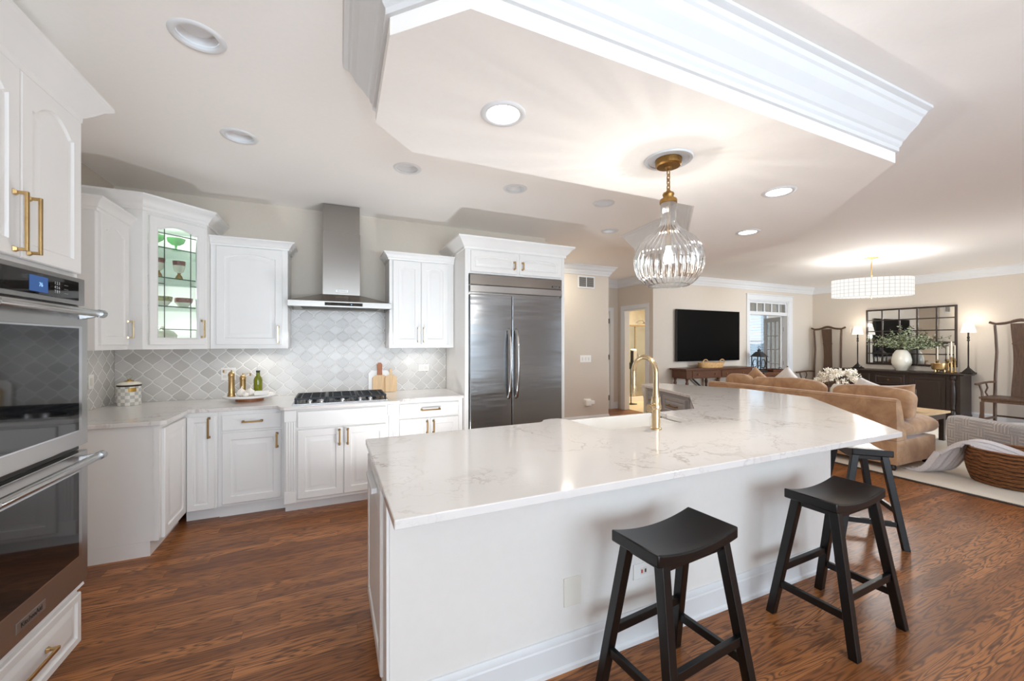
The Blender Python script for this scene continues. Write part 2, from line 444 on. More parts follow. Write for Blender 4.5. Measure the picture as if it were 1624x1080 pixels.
# capiz-shell drum shade, lit from inside
M_DRUM = bpy.data.materials.new('lit_capiz_drum'); M_DRUM.use_nodes = True
M_DRUM.node_tree.nodes.clear()
t = NT(M_DRUM)
s = t.n('SeparateXYZ'); t.set(s.inputs[0], t.pos())
an = t.m('DIVIDE', t.m('ARCTAN2', t.m('MULTIPLY', s.outputs[1], 2.1), s.outputs[0]), 2 * PI / 44)
ln = t.m('LESS_THAN', t.m('PINGPONG', an, 0.5), 0.05)
lz = t.m('LESS_THAN', t.m('PINGPONG', t.m('DIVIDE', s.outputs[2], 0.058), 0.5), 0.05)
e = t.n('Emission')
t.set(e.inputs[0], t.mix(t.m('MAXIMUM', ln, lz), (1, 0.97, 0.93, 1), (0.60, 0.56, 0.51, 1)))
e.inputs[1].default_value = 0.56
o = t.n('OutputMaterial'); t.set(o.inputs[0], e.outputs[0])
M_MIRROR = mat('mirror_silver', srgb(226, 226, 224), 0.02, 1.0, noise=(4, 0.01, 0))

# ------------------------------------------------------------------ mesh helpers
class MB:
    """collects shapes, then becomes one mesh object"""
    def __init__(s): s.bm = bmesh.new()
    def box(s, x0, x1, y0, y1, z0, z1, M=None):
        vs = [s.bm.verts.new((x, y, z)) for z in (z0, z1) for y in (y0, y1) for x in (x0, x1)]
        for f in ((0, 2, 3, 1), (4, 5, 7, 6), (0, 1, 5, 4), (2, 6, 7, 3), (0, 4, 6, 2), (1, 3, 7, 5)):
            s.bm.faces.new([vs[i] for i in f])
        if M: bmesh.ops.transform(s.bm, matrix=M, verts=vs)
        return s
    def prism(s, poly, z0, z1, M=None):
        a = [s.bm.verts.new((x, y, z0)) for x, y in poly]
        b = [s.bm.verts.new((x, y, z1)) for x, y in poly]
        n = len(poly)
        s.bm.faces.new(a[::-1]); s.bm.faces.new(b)
        for i in range(n): s.bm.faces.new((a[i], a[(i + 1) % n], b[(i + 1) % n], b[i]))
        if M: bmesh.ops.transform(s.bm, matrix=M, verts=a + b)
        return s
    def hexa(s, pts):
        """8 corners: bottom four then top four, same turn"""
        vs = [s.bm.verts.new(q) for q in pts]
        for f in ((3, 2, 1, 0), (4, 5, 6, 7), (0, 1, 5, 4), (1, 2, 6, 5), (2, 3, 7, 6), (3, 0, 4, 7)):
            s.bm.faces.new([vs[i] for i in f])
        return s
    def bar(s, a, b, w, h=None, up=(0, 0, 1), w2=None, h2=None):
        """square bar from a to b"""
        a, b = Vector(a), Vector(b); h = h or w
        w2 = w2 or w; h2 = h2 or h
        d = (b - a).normalized(); u = Vector(up)
        if abs(d.dot(u)) > 0.95: u = Vector((0, 1, 0))
        r = d.cross(u).normalized(); u = r.cross(d).normalized()
        q = lambda c, ww, hh: [c - r * ww / 2 - u * hh / 2, c + r * ww / 2 - u * hh / 2, c + r * ww / 2 + u * hh / 2, c - r * ww / 2 + u * hh / 2]
        return s.hexa(q(a, w, h) + q(b, w2, h2))
    def tube(s, pts, r, n=10, closed=False):
        pts = [Vector(q) for q in pts]
        rr = r if isinstance(r, (list, tuple)) else [r] * len(pts)
        rings = []
        prev = None
        m = len(pts)
        for i, c in enumerate(pts):
            if closed: d = pts[(i + 1) % m] - pts[i - 1]
            else: d = pts[min(i + 1, m - 1)] - pts[max(i - 1, 0)]
            d = d.normalized()
            if prev is None:
                u = Vector((0, 0, 1)) if abs(d.z) < 0.9 else Vector((1, 0, 0))
                prev = (u - d * u.dot(d)).normalized()
            else: prev = (prev - d * prev.dot(d)).normalized()
            q = d.cross(prev)
            rings.append([s.bm.verts.new(c + (prev * math.cos(2 * PI * k / n) + q * math.sin(2 * PI * k / n)) * rr[i]) for k in range(n)])
        for i in range(m if closed else m - 1):
            A, B = rings[i], rings[(i + 1) % m]
            for k in range(n): s.bm.faces.new((A[k], A[(k + 1) % n], B[(k + 1) % n], B[k]))
        if not closed:
            s.bm.faces.new(rings[0][::-1]); s.bm.faces.new(rings[-1])
        return s
    def lathe(s, prof, n=32, c=(0, 0, 0), sx=1, sy=1, rib=None, closed=False, M=None):
        """prof: (radius, z); rib = (count, depth)"""
        rings = []; new = []
        for r, z in prof:
            if r < 1e-5:
                v = s.bm.verts.new((c[0], c[1], c[2] + z)); rings.append([v]); new.append(v)
            else:
                rg = []
                for k in range(n):
                    a = 2 * PI * k / n
                    f = 1 + ((rib[1] * math.cos(a * rib[0]) if len(rib) < 3 else rib[1] * (abs(math.sin(a * rib[0] / 2)) - 0.6)) if rib else 0)
                    rg.append(s.bm.verts.new((c[0] + r * f * sx * math.cos(a), c[1] + r * f * sy * math.sin(a), c[2] + z)))
                rings.append(rg); new += rg
        L = len(rings)
        for i in range(L if closed else L - 1):
            A, B = rings[i], rings[(i + 1) % L]
            for k in range(n):
                k2 = (k + 1) % n
                if len(A) == 1 and len(B) == 1: continue
                if len(A) == 1: s.bm.faces.new((A[0], B[k2], B[k]))
                elif len(B) == 1: s.bm.faces.new((A[k], A[k2], B[0]))
                else: s.bm.faces.new((A[k], A[k2], B[k2], B[k]))
        if M: bmesh.ops.transform(s.bm, matrix=M, verts=new)
        return s
    def cyl(s, a, b, r, n=20, r2=None):
        a, b = Vector(a), Vector(b)
        return s.tube([a, b], [r, r2 if r2 is not None else r], n)
    def sweep(s, path, prof, closed=False, side=1):
        """moulding: profile (out, z) carried along a plan path with mitred corners; out is to the right of travel (side=1)"""
        P = [Vector((x, y)) for x, y in path]; m = len(P)
        rows = []
        for i in range(m):
            dn = (P[(i + 1) % m] - P[i]).normalized() if (closed or i < m - 1) else None
            dp = (P[i] - P[i - 1]).normalized() if (closed or i > 0) else None
            nn = [Vector((d.y, -d.x)) * side for d in (dp, dn) if d is not None]
            if len(nn) == 2:
                b = (nn[0] + nn[1]).normalized()
                b = b / max(0.3, b.dot(nn[0]))
            else: b = nn[0]
            rows.append([s.bm.verts.new((P[i].x + b.x * o, P[i].y + b.y * o, z)) for o, z in prof])
        k = len(prof)
        for i in range(m if closed else m - 1):
            A, B = rows[i], rows[(i + 1) % m]
            for j in range(k): s.bm.faces.new((A[j], B[j], B[(j + 1) % k], A[(j + 1) % k]))
        if not closed:
            s.bm.faces.new(rows[0]); s.bm.faces.new(rows[-1][::-1])
        return s
    def grid(s, f, nu, nv, closed_u=False):
        """surface from f(u, v) with u, v in 0..1"""
        vs = [[s.bm.verts.new(f(i / (nu if closed_u else nu - 1), j / (nv - 1))) for i in range(nu)] for j in range(nv)]
        for j in range(nv - 1):
            for i in range(nu if closed_u else nu - 1):
                i2 = (i + 1) % nu
                s.bm.faces.new((vs[j][i], vs[j][i2], vs[j + 1][i2], vs[j + 1][i]))
        return s
    def holed(s, outer, holes, z, n=28):
        """flat horizontal face with round holes (x, y, r)"""
        es = []
        loops = [outer] + [[(x + r * math.cos(2 * PI * k / n), y + r * math.sin(2 * PI * k / n)) for k in range(n)] for x, y, r in holes]
        for lp in loops:
            vs = [s.bm.verts.new((x, y, z)) for x, y in lp]
            es += [s.bm.edges.new((vs[i], vs[(i + 1) % len(vs)])) for i in range(len(vs))]
        bmesh.ops.triangle_fill(s.bm, use_beauty=True, edges=es)
        return s
    def pillow(s, w, h, t, M, pinch=0.06, n=14):
        """soft square cushion: w x h face, t thick, in local XZ plane"""
        def side(sg):
            def f(u, v):
                x = (u - 0.5) * 2; z = (v - 0.5) * 2
                b = (1 - abs(x) ** 2.6) * (1 - abs(z) ** 2.6)
                b = max(b, 0) ** 0.55
                px = x * (1 - pinch * (1 - z * z)); pz = z * (1 - pinch * (1 - x * x))
                return M @ Vector((px * w / 2, sg * t / 2 * b, pz * h / 2))
            return f
        s.grid(side(-1), n, n); s.grid(side(1), n, n)
        bmesh.ops.remove_doubles(s.bm, verts=s.bm.verts, dist=0.0005)
        return s
    def rbox(s, x0, x1, y0, y1, z0, z1, r, M=None, puff=0.0, n=8):
        """upholstered block with soft edges"""
        cx, cy_, cz = (x0 + x1) / 2, (y0 + y1) / 2, (z0 + z1) / 2
        hx, hy, hz = (x1 - x0) / 2, (y1 - y0) / 2, (z1 - z0) / 2
        tmp = bmesh.new()
        bmesh.ops.create_cube(tmp, size=2)
        bmesh.ops.subdivide_edges(tmp, edges=tmp.edges, cuts=n, use_grid_fill=True)
        mp = {}
        for v in tmp.verts:
            q = Vector(v.co)
            pf = puff * (1 - min(1, abs(q.x)) ** 2) * (1 - min(1, abs(q.y)) ** 2) if abs(q.z) > 0.999 else 0
            # spread the cuts towards the edges
            q = Vector([math.copysign(abs(a) ** 0.75, a) for a in q])
            w = Vector((q.x * hx, q.y * hy, q.z * hz))
            inn = Vector((max(-hx + r, min(hx - r, w.x)), max(-hy + r, min(hy - r, w.y)), max(-hz + r, min(hz - r, w.z))))
            d = w - inn
            if d.length > 1e-6: w = inn + d.normalized() * r
            w.z += pf * (1 if q.z > 0 else 0)
            w += Vector((cx, cy_, cz))
            if M: w = M @ w
            mp[v] = s.bm.verts.new(w)
        for f in tmp.faces: s.bm.faces.new([mp[v] for v in f.verts])
        tmp.free()
        return s

WM = {}
def link(o, parent=None):
    COL.objects.link(o)
    if parent: o.parent = parent
    return o

def thing(name, label, cat, loc=(0, 0, 0), rz=0.0, group=None, kind=None):
    o = bpy.data.objects.new(name, None)
    o.empty_display_size = 0.1
    link(o)
    o.location = loc
    o.rotation_euler = (0, 0, rz)
    o['label'] = label; o['category'] = cat
    if group: o['group'] = group
    if kind: o['kind'] = kind
    WM[o] = Matrix.Translation(loc) @ Matrix.Rotation(rz, 4, 'Z')
    return o

def part(name, mb, m, parent=None, world=False, bev=0.0, smooth=None, label=None, seg=2, sub=0, kind=None):
    """one mesh object; world=True when the mesh was written in room coordinates but belongs to a thing"""
    me = bpy.data.meshes.new(name)
    bm = mb.bm
    bmesh.ops.recalc_face_normals(bm, faces=bm.faces)
    if world and parent is not None: bmesh.ops.transform(bm, matrix=WM[parent].inverted(), verts=bm.verts)
    bm.to_mesh(me); bm.free()
    for mm in (m if isinstance(m, (list, tuple)) else [m]): me.materials.append(mm)
    o = bpy.data.objects.new(name, me)
    link(o, parent)
    WM[o] = WM[parent] if parent is not None else Matrix()
    if bev:
        b = o.modifiers.new('bevel', 'BEVEL'); b.width = bev; b.segments = seg; b.limit_method = 'ANGLE'; b.angle_limit = R(40)
        b.harden_normals = False
    if sub:
        b = o.modifiers.new('sub', 'SUBSURF'); b.levels = sub; b.render_levels = sub
    if smooth:
        for f in me.polygons: f.use_smooth = True
        if smooth != 'all': me.set_sharp_from_angle(angle=R(smooth))
    if label: o['label'] = label
    if kind: o['kind'] = kind
    return o

def solo(name, mb, m, label, cat, group=None, kind=None, origin=None, **kw):
    """a thing that is one mesh"""
    if origin is not None:
        bmesh.ops.translate(mb.bm, vec=-Vector(origin), verts=mb.bm.verts)
    o = part(name, mb, m, **kw)
    if origin is not None: o.location = origin
    o['label'] = label; o['category'] = cat
    if group: o['group'] = group
    if kind: o['kind'] = kind
    return o

def struct(name, mb, m, **kw):
    o = part(name, mb, m, **kw)
    o['kind'] = 'structure'
    return o

def dup(root, loc, rz=None, label=None):
    r = root.copy(); COL.objects.link(r); r.location = loc
    if rz is not None: r.rotation_euler = (0, 0, rz)
    if label: r['label'] = label
    for ch in list(root.children):
        c = ch.copy(); COL.objects.link(c); c.parent = r
        for g in list(ch.children):
            d = g.copy(); COL.objects.link(d); d.parent = c
    return r

def text(name, body, size, parent, M, m, depth=0.0006):
    cu = bpy.data.curves.new(name, 'FONT')
    cu.body = body; cu.size = size; cu.align_x = 'CENTER'; cu.align_y = 'CENTER'; cu.extrude = depth
    tmp = bpy.data.objects.new(name + '_outline', cu)
    COL.objects.link(tmp)
    bpy.context.view_layer.update()
    me = bpy.data.meshes.new_from_object(tmp.evaluated_get(bpy.context.evaluated_depsgraph_get()))
    bpy.data.objects.remove(tmp); bpy.data.curves.remove(cu)
    me.materials.clear(); me.materials.append(m)
    me.transform(M)
    o = bpy.data.objects.new(name, me)
    link(o, parent)
    WM[o] = WM.get(parent, Matrix())
    return o
FRONT = Matrix.Rotation(R(90), 4, 'X')      # lettering that faces the local -Y side
# ------------------------------------------------------------------ the room
CZ = 2.85          # main ceiling
SZ = 2.56          # underside of the dropped soffit
XL, YB, XR, YT, YR = -1.77, 4.70, 11.1, 6.17, -3.9
struct('floor', MB().box(-2.2, 13, -4.2, 6.3, -0.1, 0).box(3.4, 6.1, 6.3, 7.4, -0.1, 0), M_FLOOR)

CANS_OFF = [(-0.56, 2.26), (-0.57, 3.23), (0.55, 3.27), (1.51, 3.30), (2.47, 3.28), (3.14, 4.05)]
CANS_ON = [(0.755, 1.79), (2.977, 1.881), (3.774, 2.687)]
struct('ceiling', MB().holed([(-2.0, -4.1), (11.3, -4.1), (11.3, 7.5), (-2.0, 7.5)], [(x, y, 0.088) for x, y in CANS_OFF], CZ), M_CEIL)

SOFF = [(0.20, 2.12), (0.19, 1.50), (0.42, 1.27), (3.16, 1.29), (4.59, 2.72), (4.56, 4.03), (3.55, 4.03), (3.46, 3.15), (2.67, 2.36), (0.42, 2.36)]
mb = MB().holed(SOFF, [(x, y, 0.082) for x, y in CANS_ON], SZ)
n = len(SOFF)
lo = [mb.bm.verts.new((x, y, SZ)) for x, y in SOFF]; hi = [mb.bm.verts.new((x, y, CZ - 0.001)) for x, y in SOFF]
for i in range(n): mb.bm.faces.new((lo[i], lo[(i + 1) % n], hi[(i + 1) % n], hi[i]))
bmesh.ops.remove_doubles(mb.bm, verts=mb.bm.verts, dist=0.0002)
o = struct('ceiling_soffit', mb, M_CEIL)

def crown(top, h, out, bottom_lip=0.03):
    """crown moulding section against a wall at out=0, top against the ceiling"""
    b = top - h
    return [(0, b), (0.016, b), (0.016, b + 0.10 * h), (0.026, b + 0.16 * h), (0.030, b + 0.24 * h), (0.040, b + 0.28 * h),
            (0.40 * out, b + 0.42 * h), (0.62 * out, b + 0.60 * h), (0.74 * out, b + 0.76 * h), (0.80 * out, b + 0.80 * h), (0.86 * out, b + 0.88 * h),
            (0.95 * out, b + 0.91 * h), (out, b + 0.93 * h), (out, top - 0.001), (0, top - 0.001)]
struct('trim_1', MB().sweep(SOFF, crown(CZ, 0.225, 0.15), closed=True, side=1), M_TRIM)

def wall(name, x0, x1, y0, y1, z0=0, z1=CZ, m=None):
    return struct(name, MB().box(x0, x1, y0, y1, z0, z1), m or M_WALL)
wall('wall_left', XL - 0.1, XL, -4.1, 4.8)
wall('wall_back', XL, 2.59, YB, YB + 0.12)
# wall with the vent grille, its end is the corner of the little hall
wall('wall_vent', 2.59, 4.665, 6.05, 6.17)
wall('wall_hall', 2.59, 2.71, YB + 0.12, 6.05)
wall('wall_hall_inner', 4.545, 4.665, 6.17, 7.25)
mb = MB().box(4.665, 4.72, 7.25, 7.37, 0, CZ).box(5.62, 5.97, 7.25, 7.37, 0, CZ).box(4.72, 5.62, 7.25, 7.37, 2.17, CZ)
struct('wall_hall_end', mb, M_WALL)
mb = MB().box(5.85, 5.97, YT, 6.37, 0, CZ).box(5.85, 5.97, 7.03, 7.25, 0, CZ).box(5.85, 5.97, 6.37, 7.03, 2.18, CZ)
struct('wall_bathroom', mb, M_WALL)
# wall with the television and the glazed door to the sunroom
mb = MB().box(5.97, 8.70, YT, YT + 0.13, 0, CZ).box(10.12, XR + 0.1, YT, YT + 0.13, 0, CZ).box(8.70, 10.12, YT, YT + 0.13, 2.46, CZ)
struct('wall_television', mb, M_WALL)
wall('wall_right', XR, XR + 0.1, -4.1, YT)
# wall behind the viewer with three wide windows
mb = MB().box(XL, XR, YR - 0.12, YR, 0, 0.35).box(XL, XR, YR - 0.12, YR, 2.45, CZ)
xs = [XL] + [v for w in REAR_WINDOWS for v in w] + [XR]
for i in range(0, len(xs), 2): mb.box(xs[i], xs[i + 1], YR - 0.12, YR, 0.35, 2.45)
struct('wall_rear', mb, M_WALL)
for k, (a, b) in enumerate(REAR_WINDOWS):
    mb = MB()
    for x in (a, b): mb.box(x - 0.05, x + 0.05, YR - 0.02, YR + 0.02, 0.30, 2.50)
    mb.box(a, b, YR - 0.02, YR + 0.02, 0.30, 0.38).box(a, b, YR - 0.02, YR + 0.02, 2.42, 2.50)
    nn = 2 if b - a < 3 else 3
    for i in range(1, nn):
        x = a + (b - a) * i / nn
        mb.box(x - 0.035, x + 0.035, YR - 0.03, YR + 0.01, 0.35, 2.45)
    f = struct('window_%d' % (k + 2), mb, M_TRIM, bev=0.004)

# crown along the living-room walls and the hall
CP = crown(CZ, 0.16, 0.12)
struct('trim_2', MB().sweep([(3.66, 6.05), (4.665, 6.05), (4.665, 7.25), (5.85, 7.25), (5.85, YT), (XR, YT), (XR, -3.9)], CP, side=1), M_TRIM)
BP = [(0, 0), (0.022, 0), (0.022, 0.02), (0.016, 0.03), (0.016, 0.125), (0.010, 0.135), (0.006, 0.15), (0, 0.152)]
struct('baseboard_vent', MB().sweep([(2.72, 6.05), (4.665, 6.05), (4.665, 7.23)], BP), M_TRIM)
struct('baseboard_television', MB().sweep([(5.85, 6.28), (5.85, YT), (8.58, YT)], BP), M_TRIM)
struct('baseboard_right', MB().sweep([(10.26, YT), (XR, YT), (XR, -3.8)], BP), M_TRIM)

# added uplighter, unseen behind the island, put in to lift the kitchen ceiling
U = thing('added_uplight', 'added unseen white floor uplight behind the island, in front of the cooktop cabinets', 'added fill light', (0.75, 3.10, 0))
part('body', MB().lathe([(0, 0.0005), (0.18, 0.0005), (0.19, 0.30), (0.184, 0.30), (0.17, 0.20), (0, 0.20)], 32), M_TRIM, U, smooth=40)
area_light('uplight', (0.75, 3.10, 0.295), (R(180), 0, 0), 0.34, 0.34, 11, (0.94, 0.97, 1.0), 'DISK', 180)

# ceiling lights
def can(x, y, z, lit, label, group):
    t = thing('recessed_light', label, 'ceiling light', (x, y, z), 0, group)
    part('trim_ring', MB().lathe([(0.080, 0.012), (0.080, -0.004), (0.086, -0.008), (0.104, -0.006), (0.110, 0.0), (0.104, 0.002), (0.086, 0.003)], 40, closed=True), M_TRIM, t, smooth=50)
    part('baffle', MB().lathe([(0.0795, 0.012), (0.076, 0.02), (0.068, 0.036), (0.066, 0.040), (0, 0.040)], 40), M_TRIM if not lit else M_CERAMIC, t, smooth=50)
    if lit:
        part('lens', MB().lathe([(0, 0.0145), (0.074, 0.0145), (0.0745, 0.018), (0, 0.02)], 40), M_LENS, t, label='glowing lens')
    return t
GO, GL = 'recessed lights in the main ceiling, switched off', 'lit recessed lights in the dropped soffit'
for (x, y), lb in zip(CANS_OFF, ('unlit recessed ceiling light nearest the oven tower, largest in view', 'unlit recessed ceiling light above the corner cabinets',
        'unlit recessed ceiling light to the right of the hood chimney', 'unlit recessed ceiling light between the fridge cabinet and the soffit',
        'unlit recessed ceiling light in front of the air vent, beside the soffit', 'small unlit recessed ceiling light at the end of the soffit, farthest from the viewer')):
    can(x, y, CZ, False, lb, GO)
for (x, y), lb in zip(CANS_ON, ('bright lit recessed light in the soffit, alone on the near side of the glass pendant', 'lit recessed light in the soffit between pendant and living room, larger of that pair',
        'lit recessed light deep in the soffit arm, smallest of the three lit ones')):
    can(x, y, SZ, True, lb, GL)
    area_light('can_beam', (x, y, SZ - 0.012), (0, 0, 0), 0.13, 0.13, 2.5, SOFT, 'DISK', 160)

# ------------------------------------------------------------------ cabinet joinery
def loop_rect(x0, x1, z0, z1, arch, n=14):
    """outline with a possibly arched top, same point count every time"""
    pts = [(x0, z0), (x1, z0)]
    for i in range(n + 1):
        s = i / n
        x = x1 + (x0 - x1) * s
        z = z1
        if arch > 0:
            e = (2 * s - 1)
            z = z1 - arch * min(1, (abs(e) / 0.86) ** 2)
        pts.append((x, z))
    return pts
def raised_door(x0, x1, z0, z1, arch=0.0, th=0.02, fw=0.058, flat=False):
    """framed door with a raised centre field; front at y = -th"""
    mb = MB(); bm = mb.bm
    def ring(ins, y, a=0):
        return [bm.verts.new((x, y, z)) for x, z in loop_rect(x0 + ins, x1 - ins, z0 + ins, z1 - ins, a)]
    w = min(x1 - x0, z1 - z0)
    fw = min(fw, w * 0.24)
    a2 = arch
    rs = [ring(0, 0), ring(0, -th + 0.004), ring(0.004, -th)]
    if flat: rs += [ring(0.012, -th)]
    else:
        k = min(1.0, w / 0.30)
        rs += [ring(fw, -th, a2), ring(fw + 0.005, -th + 0.009, a2), ring(fw + 0.012, -th + 0.010, a2), ring(fw + 0.012 + 0.030 * k, -th + 0.002, a2 * 0.92), ring(fw + 0.020 + 0.030 * k, -th + 0.002, a2 * 0.9)]
    for A, B in zip(rs, rs[1:]):
        m = len(A)
        for i in range(m): bm.faces.new((A[i], A[(i + 1) % m], B[(i + 1) % m], B[i]))
    bm.faces.new(rs[-1]); bm.faces.new(rs[0][::-1])
    return mb
def pull(x, y, z, L, vert=True, out=0.034, w=0.011):
    """square bar pull with flared feet, centred at x, z on a face at y"""
    mb = MB()
    for s in (-1, 1):
        q = (lambda a: (x, a, z + s * (L / 2 - w / 2))) if vert else (lambda a: (x + s * (L / 2 - w / 2), a, z))
        mb.bar(q(y), q(y - out * 0.35), w * 1.9, w * 1.9, w2=w * 1.0, h2=w * 1.0)
        mb.bar(q(y - out * 0.35), q(y - out), w, w)
    d = L / 2
    a, b = ((x, y - out, z - d), (x, y - out, z + d)) if vert else ((x - d, y - out, z), (x + d, y - out, z))
    mb.bar(a, b, w * 1.25, w * 0.8, up=(0, 1, 0))
    return mb
def add_door(t, x0, x1, z0, z1, arch=0.0, h=None, hm=None, y=0.0, flat=False, name='door', fw=0.058, lab=None):
    mb = raised_door(x0, x1, z0, z1, arch, flat=flat, fw=fw)
    if y: bmesh.ops.translate(mb.bm, vec=(0, y, 0), verts=mb.bm.verts)
    d = part(name, mb, t_mat[0], t, smooth=25, label=lab)
    if h:
        hx, hz, L, v = h
        part('handle', pull(hx, y - 0.02, hz, L, v), hm or M_BRASS, d, bev=0.0015)
    return d
t_mat = [M_CAB]
def crown_cab(path, top, h, out, side=1):
    b = top - h
    return MB().sweep(path, [(0, b), (0.012, b), (0.014, b + 0.2 * h), (0.022, b + 0.26 * h), (0.45 * out, b + 0.45 * h), (0.72 * out, b + 0.72 * h), (0.80 * out, b + 0.76 * h), (out, b + 0.88 * h), (out, top), (0, top)], side=side)

# oven tower on the left wall: local x runs along +Y, front faces +X
T = thing('oven_tower_cabinet', 'tall white cabinet around the double oven, with doors above and a drawer below', 'cabinet', (-1.06, 1.68, 0), R(90))
part('body', MB().box(0, 0.80, 0, 0.70, 0.085, 1.752 - 0.004).box(0, 0.80, 0, 0.70, 1.745, 2.47), M_CAB, T, bev=0.002)
add_door(T, 0.012, 0.396, 1.765, 2.455, 0.06, (0.362, 1.892, 0.215, True), M_BRASS)
add_door(T, 0.402, 0.788, 1.765, 2.455, 0.06, (0.436, 1.892, 0.215, True), M_BRASS)
d = part('drawer', raised_door(0.012, 0.788, 0.10, 0.325, 0, fw=0.03), M_CAB, T, smooth=25)
part('handle', pull(0.40, -0.02, 0.225, 0.30, False), M_BRASS, d, bev=0.0015)
part('ledge', MB().sweep([(0, 0), (0.80, 0)], [(0, 0.345), (0.018, 0.345), (0.024, 0.352), (0.018, 0.372), (0, 0.378)]), M_CAB, T, smooth=40)
part('toe_kick', MB().box(0.01, 0.79, 0.06, 0.68, 0, 0.085), M_CAB, T)
part('crown', crown_cab([(0, 0), (0.80, 0), (0.80, 0.70)], 2.585, 0.125, 0.095), M_CAB, T, smooth=30)

# double oven in the tower
O = thing('double_wall_oven', 'stainless double wall oven with bar handles and dark glass doors', 'oven', (-1.06, 1.70, 0.385), R(90))
def oz(a): return a - 0.385
part('body', MB().box(0.0, 0.76, -0.012, -0.0005, oz(0.385), oz(1.742)), M_STEEL, O, bev=0.002)
c = part('control_panel', MB().box(0.0, 0.76, -0.034, -0.0125, oz(1.620), oz(1.740)), M_STEEL, O, bev=0.003)
part('panel_glass', MB().box(0.03, 0.705, -0.038, -0.0341, oz(1.638), oz(1.722)), M_BLACKGLASS, c, bev=0.002)
part('display', MB().box(0.385, 0.49, -0.0395, -0.0381, oz(1.648), oz(1.708)), M_DISPLAY, c)
text('display_digits', '76', 0.022, c, Matrix.Translation((0.447, -0.0402, oz(1.676))) @ FRONT, M_DISPLAY2)
for x in (0.55, 0.61): text('key_lettering', '1 2 3\n4 5 6\n7 8 9' if x < 0.6 else '- - -\n- - -\n- - -', 0.017, c, Matrix.Translation((x, -0.0388, oz(1.678))) @ FRONT, M_TEXTL, 0.0003)
def oven_door(z0, z1, gz0, gz1):
    d = part('oven_door', MB().box(0.002, 0.758, -0.046, -0.0125, oz(z0), oz(z1)), M_STEEL, O, bev=0.004)
    part('window_frame', MB().box(0.055, 0.705, -0.0485, -0.0461, oz(gz0), oz(gz1)), M_CHROME, d, bev=0.001)
    part('window_glass', MB().box(0.064, 0.676, -0.0505, -0.0486, oz(gz0 + 0.008), oz(gz1 - 0.008)), M_BLACKGLASS, d)
    hz = oz(z1 - 0.022)
    mb = MB().tube([(0.045, -0.108, hz), (0.06, -0.112, hz), (0.70, -0.112, hz), (0.715, -0.108, hz)], [0.013, 0.0155, 0.0155, 0.013], 16)
    for x in (0.06, 0.70):
        mb.bar((x, -0.046, hz - 0.012), (x, -0.108, hz), 0.032, 0.030, w2=0.02, h2=0.022)
        mb.cyl((x - 0.016, -0.112, hz), (x + 0.016, -0.112, hz), 0.0185, 16)
    part('handle', mb, M_STEEL, d, smooth=40)
    return d
oven_door(1.00, 1.606, 1.065, 1.525)
d = oven_door(0.388, 0.972, 0.515, 0.895)
part('badge', MB().box(0.30, 0.46, -0.0475, -0.0461, oz(0.425), oz(0.462)), M_BADGE, d, bev=0.001)
text('badge_lettering', 'KitchenAid', 0.026, d, Matrix.Translation((0.38, -0.048, oz(0.4435))) @ FRONT, M_TEXTD)
part('vent_slot', MB().box(0.01, 0.75, -0.018, -0.0125, oz(0.975), oz(0.996)), M_SLOT, O)
part('vent_slot', MB().box(0.01, 0.75, -0.018, -0.0125, oz(1.609), oz(1.618)), M_SLOT, O)

# ---- base cabinets
TOE = 0.10
def base_body(t, x0, x1, d, z0=TOE, z1=0.888, toe=0.05):
    part('body', MB().box(x0, x1, 0, d, z0, z1), M_CAB, t, bev=0.002)
    part('toe_kick', MB().box(x0, x1, toe, d - 0.01, 0, z0), M_CAB, t)
# return along the left wall: its plain end faces the viewer
T = thing('corner_base_cabinet', 'white base cabinet with a plain end panel beside the oven tower', 'cabinet', (-1.085, 3.515, 0), R(90))
base_body(T, 0, 0.56, 0.675)
add_door(T, 0.035, 0.475, 0.10, 0.862, y=-0.001)
part('end_stile', MB().box(-0.006, 0.0, 0.0, 0.03, TOE, 0.888), M_CAB, T)
T = thing('pull_out_base_cabinet', 'narrow white base cabinet with one tall door and long vertical pull', 'cabinet', (-1.084, 4.01, 0))
part('body', MB().box(0, 0.225, 0, 0.62, TOE, 0.888), M_CAB, T, bev=0.002)
part('toe_kick', MB().box(0, 0.225, 0.066, 0.60, 0, TOE), M_CAB, T)
add_door(T, 0.022, 0.208, 0.10, 0.858, 0, (0.170, 0.765, 0.165, True), M_BRASS_SHADED, fw=0.045)
T = thing('drawer_base_cabinet', 'white base cabinet with one drawer over one wide door, under the round serving stand', 'cabinet', (-0.858, 4.01, 0))
base_body(T, 0, 0.485, 0.62)
d = part('drawer', raised_door(0.03, 0.455, 0.728, 0.858, 0, flat=True), M_CAB, T, smooth=25)
part('handle', pull(0.245, -0.02, 0.797, 0.145, False), M_BRASS_SHADED, d, bev=0.0015)
add_door(T, 0.03, 0.455, 0.122, 0.71, 0, (0.425, 0.622, 0.125, True), M_BRASS_SHADED)
# cooktop base stands forward with fluted pilasters
T = thing('cooktop_base_cabinet', 'white base cabinet standing forward under the gas cooktop, fluted pilasters and two doors', 'cabinet', (-0.368, 3.865, 0))
base_body(T, 0, 0.925, 0.76, toe=0.10)
for x in (0.0, 0.835):
    mb = MB().box(x, x + 0.09, -0.016, -0.0005, TOE, 0.20).box(x, x + 0.09, -0.016, -0.0005, 0.79, 0.885).box(x + 0.008, x + 0.082, -0.006, -0.0005, 0.20, 0.79)
    for i in range(4): mb.box(x + 0.012 + i * 0.019, x + 0.023 + i * 0.019, -0.013, -0.0005, 0.205, 0.785)
    part('pilaster', mb, M_CAB, T, bev=0.003)
part('false_drawer', raised_door(0.10, 0.825, 0.735, 0.872, 0, flat=True), M_CAB, T, smooth=25)
add_door(T, 0.10, 0.459, 0.128, 0.715, 0, (0.428, 0.630, 0.135, True), M_BRASS_SHADED)
